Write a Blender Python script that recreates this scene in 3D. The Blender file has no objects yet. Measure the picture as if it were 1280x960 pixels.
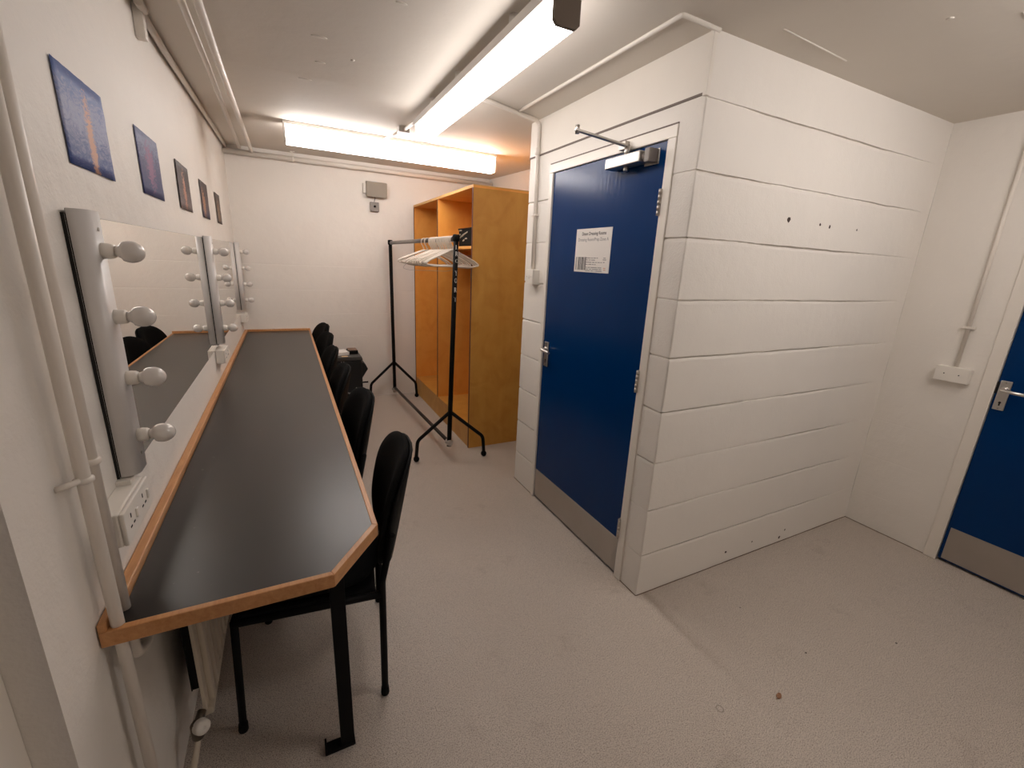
import bpy, bmesh, math, random
from mathutils import Vector, Matrix, noise
random.seed(7)
S = bpy.context.scene
COL = S.collection
PI = math.pi

# ------------------------------------------------------------------ room measures (metres)
H = 2.30                      # ceiling
XB, YB = 1.765, 1.278         # outer corner of the blockwork cupboard
XR = 3.548                    # right wall
YF = 4.867                    # far wall
YBB = 2.566                   # far end of the cupboard's door wall
XN = 2.50                     # side wall of the far nook
YN = -1.7                     # wall behind the viewer
HT = 2.44                     # wall tops in the far part, where the ceiling rises a little
def HZ(y): return H if y < 2.56 else H + .08 * (y - 2.56) / (YF - 2.56)
HC = 0.758                    # counter height
COURSE, Z0 = 0.2348, -0.0175  # block courses

# ------------------------------------------------------------------ helpers
def link(o):
    COL.objects.link(o)
    return o

def tag(o, label=None, cat=None, group=None, kind=None):
    if label: o['label'] = label
    if cat: o['category'] = cat
    if group: o['group'] = group
    if kind: o['kind'] = kind
    return o

def thing(name, label, cat, loc=(0, 0, 0), rz=0.0, group=None):
    o = link(bpy.data.objects.new(name, None))
    o.location = loc
    o.rotation_euler = (0, 0, rz)
    o.empty_display_size = 0.05
    return tag(o, label, cat, group)

def root_loc(o):
    while o.parent: o = o.parent
    return Vector(o.location) if o.type == 'EMPTY' else Vector((0, 0, 0))

def dup(root, loc, rz=None, label=None):
    r = root.copy(); link(r); r.location = loc
    if rz is not None: r.rotation_euler = (0, 0, rz)
    if label: r['label'] = label
    for ch in list(root.children):
        c = ch.copy(); link(c); c.parent = r
        for g in list(ch.children):
            d = g.copy(); link(d); d.parent = c
    return r

def fillet(pts, r, n=6):
    pts = [Vector(p) for p in pts]
    out = [pts[0]]
    for i in range(1, len(pts) - 1):
        a, b, c = pts[i - 1], pts[i], pts[i + 1]
        u, v = (a - b), (c - b)
        lu, lv = u.length, v.length
        u.normalize(); v.normalize()
        ang = u.angle(v)
        if ang > PI - 0.02:
            out.append(b); continue
        d = min(r / math.tan(ang / 2), lu * 0.49, lv * 0.49)
        p0, p1 = b + u * d, b + v * d
        for k in range(n + 1):
            t = k / n
            out.append(p0 * (1 - t) ** 2 + b * 2 * t * (1 - t) + p1 * t ** 2)
    out.append(pts[-1])
    return out

class MB:
    """collects shapes into one mesh"""
    def __init__(self): self.bm = bmesh.new()

    def box(self, p0, p1, bev=0.0, seg=2, M=None, smooth=False):
        p0, p1 = Vector(p0), Vector(p1)
        c, s = (p0 + p1) / 2, p1 - p0
        r = bmesh.ops.create_cube(self.bm, size=1.0)
        vs = r['verts']
        for v in vs:
            v.co = Vector((v.co.x * abs(s.x), v.co.y * abs(s.y), v.co.z * abs(s.z))) + c
        if bev > 0:
            es = {e for v in vs for e in v.link_edges}
            q = bmesh.ops.bevel(self.bm, geom=list(es), offset=bev, segments=seg, profile=0.5, affect='EDGES', clamp_overlap=True)
            vs = list({v for v in q['verts']} | {v for v in vs if v.is_valid})
        if M is not None:
            bmesh.ops.transform(self.bm, matrix=M, verts=[v for v in vs if v.is_valid])
        return self

    def tube(self, path, r, seg=12, cap=True, rfun=None, closed=False, sx=1.0):
        P = [Vector(p) for p in path]
        n = len(P)
        T = []
        for i in range(n):
            a = P[(i - 1) % n] if (closed or i > 0) else P[i]
            b = P[(i + 1) % n] if (closed or i < n - 1) else P[i]
            t = (b - a)
            T.append(t.normalized() if t.length > 1e-9 else Vector((0, 0, 1)))
        ref = Vector((0, 0, 1)) if abs(T[0].z) < 0.9 else Vector((1, 0, 0))
        N = T[0].cross(ref).normalized()
        rings = []
        for i in range(n):
            N = (N - T[i] * N.dot(T[i]))
            N = N.normalized() if N.length > 1e-6 else T[i].orthogonal().normalized()
            B = T[i].cross(N)
            rr = rfun(i / (n - 1)) if rfun else r
            rings.append([self.bm.verts.new(P[i] + (N * math.cos(2 * PI * k / seg) * sx + B * math.sin(2 * PI * k / seg)) * rr) for k in range(seg)])
        m = n if closed else n - 1
        for i in range(m):
            A, B2 = rings[i], rings[(i + 1) % n]
            for k in range(seg):
                f = self.bm.faces.new((A[k], A[(k + 1) % seg], B2[(k + 1) % seg], B2[k])); f.smooth = True
        if cap and not closed:
            self.bm.faces.new(rings[0][::-1]); self.bm.faces.new(rings[-1])
        return self

    def cyl(self, a, b, r, seg=16): return self.tube([a, b], r, seg)

    def lathe(self, prof, origin, axis=(0, 0, 1), seg=24):
        """prof: list of (radius, distance along axis)"""
        ax = Vector(axis).normalized()
        N = ax.orthogonal().normalized(); B = ax.cross(N); O = Vector(origin)
        rings = []
        for r, h in prof:
            if r < 1e-6: rings.append([self.bm.verts.new(O + ax * h)])
            else: rings.append([self.bm.verts.new(O + ax * h + (N * math.cos(2 * PI * k / seg) + B * math.sin(2 * PI * k / seg)) * r) for k in range(seg)])
        for A, C in zip(rings, rings[1:]):
            for k in range(seg):
                k2 = (k + 1) % seg
                if len(A) == 1 and len(C) == 1: continue
                if len(A) == 1: f = self.bm.faces.new((A[0], C[k2], C[k]))
                elif len(C) == 1: f = self.bm.faces.new((A[k], A[k2], C[0]))
                else: f = self.bm.faces.new((A[k], A[k2], C[k2], C[k]))
                f.smooth = True
        for R_ in (rings[0], rings[-1]):
            if len(R_) > 1:
                try: self.bm.faces.new(R_)
                except ValueError: pass
        return self

    def prism(self, poly, vec, bev=0.0):
        """extrude a planar polygon along vec"""
        vec = Vector(vec)
        A = [self.bm.verts.new(Vector(p)) for p in poly]
        B = [self.bm.verts.new(Vector(p) + vec) for p in poly]
        fs = [self.bm.faces.new(A[::-1]), self.bm.faces.new(B)]
        n = len(A)
        for k in range(n): fs.append(self.bm.faces.new((A[k], A[(k + 1) % n], B[(k + 1) % n], B[k])))
        if bev > 0:
            es = list({e for f in fs for e in f.edges})
            bmesh.ops.bevel(self.bm, geom=es, offset=bev, segments=2, profile=0.5, affect='EDGES', clamp_overlap=True)
        return self

    def pad(self, fmap, rings=8, seg=40, thick=0.05, edge=0.35):
        """cushion: fmap(a, b) -> (centre point, normal) over the unit disc"""
        def th(r): return thick * (edge + (1 - edge) * math.sqrt(max(0.0, 1 - r ** 4)))
        for sgn in (1, -1):
            prev = None
            for i in range(rings + 1):
                r = i / rings
                if i == 0:
                    p, nn = fmap(0, 0); cur = [self.bm.verts.new(p + nn * sgn * th(0) / 2)]
                else:
                    cur = []
                    for k in range(seg):
                        a = 2 * PI * k / seg
                        p, nn = fmap(r * math.cos(a), r * math.sin(a))
                        cur.append(self.bm.verts.new(p + nn * sgn * th(r) / 2))
                if prev:
                    for k in range(seg):
                        k2 = (k + 1) % seg
                        vs = (prev[0], cur[k], cur[k2]) if len(prev) == 1 else (prev[k], cur[k], cur[k2], prev[k2])
                        f = self.bm.faces.new(vs if sgn > 0 else vs[::-1]); f.smooth = True
                prev = cur
            if sgn > 0: top = prev
            else: bot = prev
        mid = []
        for k in range(seg):
            a = 2 * PI * k / seg
            p, nn = fmap(1.03 * math.cos(a), 1.03 * math.sin(a)); mid.append(self.bm.verts.new(p))
        for k in range(seg):
            k2 = (k + 1) % seg
            for A, B in ((top, mid), (mid, bot)):
                f = self.bm.faces.new((A[k], B[k], B[k2], A[k2])); f.smooth = True
        return self

    def build(self, name, m, parent=None, label=None, origin=None, normals=True):
        if normals: bmesh.ops.recalc_face_normals(self.bm, faces=self.bm.faces[:])
        L = root_loc(parent) if parent else (Vector(origin) if origin else Vector((0, 0, 0)))
        if L.length > 0: bmesh.ops.translate(self.bm, vec=-L, verts=self.bm.verts[:])
        me = bpy.data.meshes.new(name)
        self.bm.to_mesh(me); self.bm.free()
        if m: me.materials.append(m)
        o = link(bpy.data.objects.new(name, me))
        if parent: o.parent = parent
        elif origin: o.location = origin
        if label: o['label'] = label
        return o

def text_mesh(s, size, M, width=None, bold=False, wrap=None):
    cu = bpy.data.curves.new('txt', 'FONT')
    cu.body = s; cu.size = size; cu.align_x = 'CENTER'; cu.align_y = 'CENTER'
    cu.resolution_u = 4
    if bold: cu.offset = size * 0.02
    o = bpy.data.objects.new('txt', cu); link(o)
    bpy.context.view_layer.update()
    dg = bpy.context.evaluated_depsgraph_get()
    me = bpy.data.meshes.new_from_object(o.evaluated_get(dg))
    bpy.data.objects.remove(o); bpy.data.curves.remove(cu)
    bm = bmesh.new(); bm.from_mesh(me); bpy.data.meshes.remove(me)
    xs = [v.co.x for v in bm.verts]
    if width and xs:
        k = width / (max(xs) - min(xs)); c = (max(xs) + min(xs)) / 2
        for v in bm.verts: v.co.x = (v.co.x - c) * k
    if wrap:
        for v in bm.verts: v.co = wrap(v.co)
    else:
        for v in bm.verts: v.co = M @ v.co
    return bm

def add_bm(mb, bm):
    me = bpy.data.meshes.new('tmp'); bm.to_mesh(me); bm.free()
    mb.bm.from_mesh(me); bpy.data.meshes.remove(me)

# ------------------------------------------------------------------ materials
MATS = {}
def nt(name):
    m = bpy.data.materials.new(name); m.use_nodes = True
    t = m.node_tree; b = t.nodes['Principled BSDF']
    MATS[name] = m
    return m, t, b

def N(t, typ, **kw):
    n = t.nodes.new(typ)
    for k, v in kw.items():
        if k in n.inputs: n.inputs[k].default_value = v
        else: setattr(n, k, v)
    return n

def srgb(r, g, b):
    f = lambda c: (c / 255 / 12.92) if c / 255 <= 0.04045 else ((c / 255 + 0.055) / 1.055) ** 2.4
    return (f(r), f(g), f(b), 1)

def simple(name, col, rough=0.5, metal=0.0, var=0.06, scale=8.0, bump=0.0, bscale=60.0, coat=0.0, spec=0.5):
    """plain material with slight procedural variation and optional bump"""
    m, t, b = nt(name)
    tc = N(t, 'ShaderNodeTexCoord')
    n = N(t, 'ShaderNodeTexNoise', Scale=scale, Detail=4.0)
    t.links.new(tc.outputs['Object'], n.inputs['Vector'])
    mx = N(t, 'ShaderNodeMixRGB', blend_type='MIX')
    c = col[:3]
    mx.inputs['Color1'].default_value = tuple(x * (1 - var) for x in c) + (1,)
    mx.inputs['Color2'].default_value = tuple(min(1, x * (1 + var)) for x in c) + (1,)
    t.links.new(n.outputs['Fac'], mx.inputs['Fac'])
    t.links.new(mx.outputs['Color'], b.inputs['Base Color'])
    b.inputs['Roughness'].default_value = rough
    b.inputs['Metallic'].default_value = metal
    b.inputs['Specular IOR Level'].default_value = spec
    if coat: b.inputs['Coat Weight'].default_value = coat; b.inputs['Coat Roughness'].default_value = 0.1
    if bump:
        n2 = N(t, 'ShaderNodeTexNoise', Scale=bscale, Detail=3.0)
        t.links.new(tc.outputs['Object'], n2.inputs['Vector'])
        bp = N(t, 'ShaderNodeBump', Strength=bump, Distance=0.002)
        t.links.new(n2.outputs['Fac'], bp.inputs['Height'])
        t.links.new(bp.outputs['Normal'], b.inputs['Normal'])
    return m

def wall_paint(name, col, rough=0.5, fine=0.25, coarse=0.25, spots=(), blocks=None):
    m, t, b = nt(name)
    tc = N(t, 'ShaderNodeTexCoord')
    P = tc.outputs['Object']
    n = N(t, 'ShaderNodeTexNoise', Scale=2.2, Detail=5.0, Roughness=0.6)
    t.links.new(P, n.inputs['Vector'])
    mx = N(t, 'ShaderNodeMixRGB')
    c = col[:3]
    mx.inputs['Color1'].default_value = tuple(x * 0.95 for x in c) + (1,)
    mx.inputs['Color2'].default_value = tuple(x * 1.03 for x in c) + (1,)
    t.links.new(n.outputs['Fac'], mx.inputs['Fac'])
    out = mx.outputs['Color']
    # small scuffs
    v = N(t, 'ShaderNodeTexNoise', Scale=26.0, Detail=6.0, Roughness=0.7)
    t.links.new(P, v.inputs['Vector'])
    rp = N(t, 'ShaderNodeValToRGB'); rp.color_ramp.elements[0].position = 0.70; rp.color_ramp.elements[1].position = 0.80
    t.links.new(v.outputs['Fac'], rp.inputs['Fac'])
    m2 = N(t, 'ShaderNodeMixRGB'); m2.inputs['Color2'].default_value = tuple(x * 0.72 for x in c) + (1,)
    t.links.new(out, m2.inputs['Color1'])
    ml = N(t, 'ShaderNodeMath', operation='MULTIPLY'); ml.inputs[1].default_value = 0.5
    t.links.new(rp.outputs['Color'], ml.inputs[0]); t.links.new(ml.outputs[0], m2.inputs['Fac'])
    out = m2.outputs['Color']
    # plugged screw holes and chips
    for (x, y, z, r) in spots:
        d = N(t, 'ShaderNodeVectorMath', operation='DISTANCE'); d.inputs[1].default_value = (x, y, z)
        t.links.new(P, d.inputs[0])
        w = N(t, 'ShaderNodeMath', operation='ADD'); t.links.new(d.outputs['Value'], w.inputs[0])
        nn = N(t, 'ShaderNodeMath', operation='MULTIPLY'); nn.inputs[1].default_value = 0.01
        nz = N(t, 'ShaderNodeTexNoise', Scale=120.0); t.links.new(P, nz.inputs['Vector'])
        t.links.new(nz.outputs['Fac'], nn.inputs[0]); t.links.new(nn.outputs[0], w.inputs[1])
        lt = N(t, 'ShaderNodeMath', operation='LESS_THAN'); lt.inputs[1].default_value = r + 0.005
        t.links.new(w.outputs[0], lt.inputs[0])
        mm = N(t, 'ShaderNodeMixRGB'); mm.inputs['Color2'].default_value = (0.05, 0.03, 0.025, 1)
        t.links.new(out, mm.inputs['Color1']); t.links.new(lt.outputs[0], mm.inputs['Fac'])
        out = mm.outputs['Color']
    t.links.new(out, b.inputs['Base Color'])
    b.inputs['Roughness'].default_value = rough
    b.inputs['Specular IOR Level'].default_value = 0.35
    n1 = N(t, 'ShaderNodeTexNoise', Scale=140.0, Detail=3.0); t.links.new(P, n1.inputs['Vector'])
    n2 = N(t, 'ShaderNodeTexNoise', Scale=9.0, Detail=4.0); t.links.new(P, n2.inputs['Vector'])
    b1 = N(t, 'ShaderNodeBump', Strength=fine, Distance=0.003); t.links.new(n1.outputs['Fac'], b1.inputs['Height'])
    b2 = N(t, 'ShaderNodeBump', Strength=coarse, Distance=0.02); t.links.new(n2.outputs['Fac'], b2.inputs['Height'])
    t.links.new(b1.outputs['Normal'], b2.inputs['Normal'])
    last = b2
    if blocks:      # faint upright joints between the blocks
        sep = N(t, 'ShaderNodeSeparateXYZ'); t.links.new(P, sep.inputs[0])
        cmb = N(t, 'ShaderNodeCombineXYZ')
        t.links.new(sep.outputs[blocks], cmb.inputs[0])
        ad = N(t, 'ShaderNodeMath', operation='SUBTRACT'); ad.inputs[1].default_value = Z0
        t.links.new(sep.outputs[2], ad.inputs[0]); t.links.new(ad.outputs[0], cmb.inputs[1])
        bt = N(t, 'ShaderNodeTexBrick', Scale=1.0)
        bt.inputs['Mortar Size'].default_value = 0.006; bt.inputs['Brick Width'].default_value = 0.45
        bt.inputs['Row Height'].default_value = COURSE; bt.inputs['Mortar Smooth'].default_value = 0.6
        t.links.new(cmb.outputs[0], bt.inputs['Vector'])
        b3 = N(t, 'ShaderNodeBump', Strength=0.22, Distance=0.004, invert=True)
        t.links.new(bt.outputs['Fac'], b3.inputs['Height']); t.links.new(b2.outputs['Normal'], b3.inputs['Normal'])
        last = b3
    t.links.new(last.outputs['Normal'], b.inputs['Normal'])
    return m

WALLC = srgb(240, 234, 226)
HOLES = [(2.355, YB, 1.737, .011), (2.586, YB, 1.734, .006), (2.664, YB, 1.73, .007), (2.892, YB, 1.732, .005),
         (2.381, YB, .065, .007), (2.596, YB, .07, .005), (2.89, YB, .071, .006), (2.85, YB, .03, .009)]
M_wall = wall_paint('wall_white', WALLC, 0.6, 0.25, 0.34)
M_wallfront = wall_paint('block_wall_white', WALLC, 0.55, 0.3, 0.22, HOLES, blocks=0)
M_walldoor = wall_paint('block_wall_white_rough', WALLC, 0.55, 0.5, 0.25)
M_back = wall_paint('far_wall_white', WALLC, 0.6, 0.2, 0.2, blocks=0)
M_ceil = wall_paint('ceiling_white', srgb(226, 218, 207), 0.7, 0.08, 0.12)
M_white = simple('white_gloss_paint', srgb(238, 231, 221), 0.35, var=0.03)
M_pipe = simple('white_painted_pipe', srgb(234, 226, 216), 0.4, var=0.04, bump=0.15, bscale=40)
M_plastic = simple('white_plastic', srgb(238, 232, 223), 0.35, var=0.02)
M_strip = simple('white_enamel', srgb(226, 222, 219), 0.35, var=0.03)
M_black = simple('black_metal', (0.006, 0.0055, 0.0055, 1), 0.6, var=0.2, spec=.12)
M_blackp = simple('black_plastic', (0.005, 0.005, 0.005, 1), 0.65, var=0.2, spec=.12)
M_fabric = simple('black_fabric', (0.004, 0.004, 0.004, 1), 0.95, var=0.25, scale=120, bump=0.5, bscale=500, spec=0.15)
M_steel = simple('satin_steel', (0.50, 0.47, 0.44, 1), 0.35, 1.0, var=0.06)
M_alu = simple('aluminium_handle', (0.72, 0.69, 0.66, 1), 0.3, 1.0, var=0.04)
M_hinge = simple('worn_hinge_steel', (0.5, 0.46, 0.42, 1), 0.4, 0.7, var=0.35, scale=90)
M_greybox = simple('grey_beige_plastic', srgb(176, 166, 152), 0.5, var=0.03)
M_greyplate = simple('grey_plate', srgb(140, 132, 126), 0.45, var=0.08)
M_endcap = simple('grey_end_cap', srgb(112, 98, 84), 0.5, var=0.03)
M_spine = simple('white_enamel_tray', srgb(225, 220, 214), 0.4, var=0.02)
M_paper = simple('paper', srgb(228, 222, 216), 0.8, var=0.02)
M_ink = simple('ink', (0.05, 0.045, 0.05, 1), 0.7, var=0.1)
M_inkgrey = simple('pale_ink', (0.16, 0.15, 0.16, 1), 0.7, var=0.1)
M_inkred = simple('orange_ink', srgb(205, 150, 120), 0.7, var=0.1)
M_chalk = simple('white_marker', srgb(205, 200, 195), 0.7, var=0.1)
M_yellow = simple('yellow_cord', srgb(200, 150, 50), 0.5, var=0.1)
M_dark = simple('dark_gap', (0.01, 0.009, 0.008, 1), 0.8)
M_bulb = simple('opal_bulb_glass', srgb(226, 220, 214), 0.08, var=0.01, coat=0.6)
M_bag = simple('dark_grey_vinyl', (0.006, 0.006, 0.006, 1), 0.6, var=0.15, bump=0.2, bscale=200)
M_lid = simple('grey_lid', (0.06, 0.054, 0.05, 1), 0.5, var=0.15)
M_silver = simple('silver_trim', (0.45, 0.43, 0.42, 1), 0.35, 0.6)
M_brown = simple('brown_leather', srgb(120, 92, 74), 0.55, var=0.2, scale=60)
M_leaf = simple('dry_leaf', srgb(150, 108, 80), 0.8, var=0.3, scale=200)
M_rail = simple('dull_chrome_tube', (0.22, 0.20, 0.19, 1), 0.4, 0.8, var=0.12, scale=30)
M_brownedge = simple('dark_red_edge_band', srgb(96, 44, 24), 0.5, var=0.15)
M_darkbrown = simple('dark_oiled_tube', (0.045, 0.032, 0.026, 1), 0.4, 0.4, var=0.2)
M_rad = simple('cream_radiator_enamel', srgb(206, 194, 176), 0.45, var=0.05)
M_brass = simple('tarnished_brass', (0.16, 0.13, 0.10, 1), 0.45, 0.8, var=0.25, scale=60)

def m_door():
    m, t, b = nt('blue_gloss_paint')
    tc = N(t, 'ShaderNodeTexCoord')
    n = N(t, 'ShaderNodeTexNoise', Scale=3.0, Detail=4.0); t.links.new(tc.outputs['Object'], n.inputs['Vector'])
    mx = N(t, 'ShaderNodeMixRGB'); mx.inputs['Color1'].default_value = srgb(0, 44, 94); mx.inputs['Color2'].default_value = srgb(0, 53, 108)
    t.links.new(n.outputs['Fac'], mx.inputs['Fac']); t.links.new(mx.outputs['Color'], b.inputs['Base Color'])
    b.inputs['Roughness'].default_value = 0.2
    b.inputs['Specular IOR Level'].default_value = .16
    mp = N(t, 'ShaderNodeMapping'); mp.inputs['Scale'].default_value = (60, 60, 7)
    t.links.new(tc.outputs['Object'], mp.inputs['Vector'])
    n2 = N(t, 'ShaderNodeTexNoise', Scale=1.0, Detail=4.0); t.links.new(mp.outputs['Vector'], n2.inputs['Vector'])
    bp = N(t, 'ShaderNodeBump', Strength=0.25, Distance=0.002); t.links.new(n2.outputs['Fac'], bp.inputs['Height'])
    t.links.new(bp.outputs['Normal'], b.inputs['Normal'])
    return m
M_door = m_door()

def m_floor():
    m, t, b = nt('speckled_vinyl')
    tc = N(t, 'ShaderNodeTexCoord'); P = tc.outputs['Object']
    base = N(t, 'ShaderNodeTexNoise', Scale=1.6, Detail=6.0, Roughness=0.6); t.links.new(P, base.inputs['Vector'])
    mx = N(t, 'ShaderNodeMixRGB'); mx.inputs['Color1'].default_value = srgb(196, 184, 172); mx.inputs['Color2'].default_value = srgb(212, 201, 190)
    t.links.new(base.outputs['Fac'], mx.inputs['Fac'])
    out = mx.outputs['Color']
    for sc, lo, hi, col, amt in ((420, .57, .63, srgb(80, 68, 59), .9), (260, .60, .66, srgb(108, 94, 83), .7), (460, .61, .67, srgb(236, 226, 214), .9)):
        n = N(t, 'ShaderNodeTexNoise', Scale=float(sc), Detail=1.0); t.links.new(P, n.inputs['Vector'])
        r = N(t, 'ShaderNodeValToRGB'); r.color_ramp.elements[0].position = lo; r.color_ramp.elements[1].position = hi
        t.links.new(n.outputs['Fac'], r.inputs['Fac'])
        k = N(t, 'ShaderNodeMath', operation='MULTIPLY'); k.inputs[1].default_value = amt; t.links.new(r.outputs['Color'], k.inputs[0])
        q = N(t, 'ShaderNodeMixRGB'); q.inputs['Color2'].default_value = col
        t.links.new(out, q.inputs['Color1']); t.links.new(k.outputs[0], q.inputs['Fac']); out = q.outputs['Color']
    # worn grime blotches
    g = N(t, 'ShaderNodeTexNoise', Scale=5.5, Detail=7.0, Roughness=0.72); t.links.new(P, g.inputs['Vector'])
    r = N(t, 'ShaderNodeValToRGB'); r.color_ramp.elements[0].position = .58; r.color_ramp.elements[1].position = .78
    t.links.new(g.outputs['Fac'], r.inputs['Fac'])
    k = N(t, 'ShaderNodeMath', operation='MULTIPLY'); k.inputs[1].default_value = .35; t.links.new(r.outputs['Color'], k.inputs[0])
    q = N(t, 'ShaderNodeMixRGB'); q.inputs['Color2'].default_value = srgb(118, 102, 88)
    t.links.new(out, q.inputs['Color1']); t.links.new(k.outputs[0], q.inputs['Fac']); out = q.outputs['Color']
    # the other sheet of vinyl, in the corner by the far right door, and the grubby seam between the two
    sep = N(t, 'ShaderNodeSeparateXYZ'); t.links.new(P, sep.inputs[0])
    nz = N(t, 'ShaderNodeTexNoise', Scale=7.0, Detail=5.0); t.links.new(P, nz.inputs['Vector'])
    wob = N(t, 'ShaderNodeMath', operation='MULTIPLY_ADD'); wob.inputs[1].default_value = .05; wob.inputs[2].default_value = -0.025
    t.links.new(nz.outputs['Fac'], wob.inputs[0])
    xx = N(t, 'ShaderNodeMath', operation='ADD'); t.links.new(sep.outputs[0], xx.inputs[0]); t.links.new(wob.outputs[0], xx.inputs[1])
    def ramp(sock, pts):
        mr = N(t, 'ShaderNodeValToRGB')
        e = mr.color_ramp.elements
        while len(e) < len(pts): e.new(0.5)
        for el, (p, c) in zip(e, pts): el.position = p; el.color = (c, c, c, 1)
        t.links.new(sock, mr.inputs['Fac']); return mr.outputs['Color']
    nx = N(t, 'ShaderNodeMapRange'); nx.inputs['From Min'].default_value = 1.5; nx.inputs['From Max'].default_value = 2.3
    t.links.new(xx.outputs[0], nx.inputs['Value'])
    sheet = ramp(nx.outputs[0], [(0, 0), (.35, 0), (.385, .9), (.44, .3), (.8, .14), (1, .14)])
    ny = N(t, 'ShaderNodeMapRange'); ny.inputs['From Min'].default_value = 0.5; ny.inputs['From Max'].default_value = 1.3
    t.links.new(sep.outputs[1], ny.inputs['Value'])
    fy = ramp(ny.outputs[0], [(0, 0), (.35, .25), (.8, .8), (.972, 1), (.99, 0), (1, 0)])
    pr = N(t, 'ShaderNodeMath', operation='MULTIPLY'); t.links.new(sheet, pr.inputs[0]); t.links.new(fy, pr.inputs[1])
    p2 = N(t, 'ShaderNodeMath', operation='MULTIPLY'); p2.inputs[1].default_value = .55; t.links.new(pr.outputs[0], p2.inputs[0])
    q = N(t, 'ShaderNodeMixRGB'); q.inputs['Color2'].default_value = srgb(120, 100, 82)
    t.links.new(out, q.inputs['Color1']); t.links.new(p2.outputs[0], q.inputs['Fac']); out = q.outputs['Color']
    # a ring left by a cup
    d = N(t, 'ShaderNodeVectorMath', operation='DISTANCE'); d.inputs[1].default_value = (1.66, .72, 0); t.links.new(P, d.inputs[0])
    cp = N(t, 'ShaderNodeMath', operation='COMPARE'); cp.inputs[1].default_value = .012; cp.inputs[2].default_value = .0018
    t.links.new(d.outputs['Value'], cp.inputs[0])
    k = N(t, 'ShaderNodeMath', operation='MULTIPLY'); k.inputs[1].default_value = .5; t.links.new(cp.outputs[0], k.inputs[0])
    q = N(t, 'ShaderNodeMixRGB'); q.inputs['Color2'].default_value = srgb(80, 66, 54)
    t.links.new(out, q.inputs['Color1']); t.links.new(k.outputs[0], q.inputs['Fac']); out = q.outputs['Color']
    t.links.new(out, b.inputs['Base Color'])
    b.inputs['Roughness'].default_value = 0.5
    b.inputs['Specular IOR Level'].default_value = 0.4
    n1 = N(t, 'ShaderNodeTexNoise', Scale=180.0, Detail=2.0); t.links.new(P, n1.inputs['Vector'])
    bp = N(t, 'ShaderNodeBump', Strength=0.04, Distance=0.001); t.links.new(n1.outputs['Fac'], bp.inputs['Height'])
    t.links.new(bp.outputs['Normal'], b.inputs['Normal'])
    return m
M_floor = m_floor()

def m_wood(name, c1, c2, sc, rough=0.45, axis_scale=(1, 1, 1), blot=0.0, bc=None):
    m, t, b = nt(name)
    tc = N(t, 'ShaderNodeTexCoord')
    mp = N(t, 'ShaderNodeMapping'); mp.inputs['Scale'].default_value = axis_scale
    t.links.new(tc.outputs['Object'], mp.inputs['Vector'])
    n = N(t, 'ShaderNodeTexNoise', Scale=sc, Detail=6.0, Roughness=0.6, Distortion=0.6); t.links.new(mp.outputs['Vector'], n.inputs['Vector'])
    r = N(t, 'ShaderNodeValToRGB'); r.color_ramp.elements[0].position = .3; r.color_ramp.elements[1].position = .7
    r.color_ramp.elements[0].color = c1; r.color_ramp.elements[1].color = c2
    t.links.new(n.outputs['Fac'], r.inputs['Fac'])
    out = r.outputs['Color']
    if blot:
        n2 = N(t, 'ShaderNodeTexNoise', Scale=5.0, Detail=3.0, Distortion=1.5); t.links.new(tc.outputs['Object'], n2.inputs['Vector'])
        r2 = N(t, 'ShaderNodeValToRGB'); r2.color_ramp.elements[0].position = .45; r2.color_ramp.elements[1].position = .7
        t.links.new(n2.outputs['Fac'], r2.inputs['Fac'])
        k = N(t, 'ShaderNodeMath', operation='MULTIPLY'); k.inputs[1].default_value = blot; t.links.new(r2.outputs['Color'], k.inputs[0])
        q = N(t, 'ShaderNodeMixRGB'); q.inputs['Color2'].default_value = bc
        t.links.new(out, q.inputs['Color1']); t.links.new(k.outputs[0], q.inputs['Fac']); out = q.outputs['Color']
    t.links.new(out, b.inputs['Base Color'])
    b.inputs['Roughness'].default_value = rough
    return m
M_ply = m_wood('varnished_birch_ply', srgb(200, 142, 60), srgb(214, 160, 76), 6.0, 0.4, (1, 1, .35), .4, srgb(184, 120, 42))
M_plyin = m_wood('bounce_lit_birch_ply', srgb(236, 162, 72), srgb(244, 178, 90), 6.0, 0.42, (1, 1, .3), .4, srgb(222, 142, 56))  # inner ply: interreflected light put into the colour, brighter and more orange
M_plyedge = m_wood('ply_edge', srgb(208, 160, 96), srgb(222, 178, 116), 30.0, 0.5, (1, 1, 1))
M_lip = m_wood('hardwood_lipping', srgb(186, 128, 78), srgb(208, 154, 102), 12.0, 0.38, (6, .6, 6))

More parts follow.
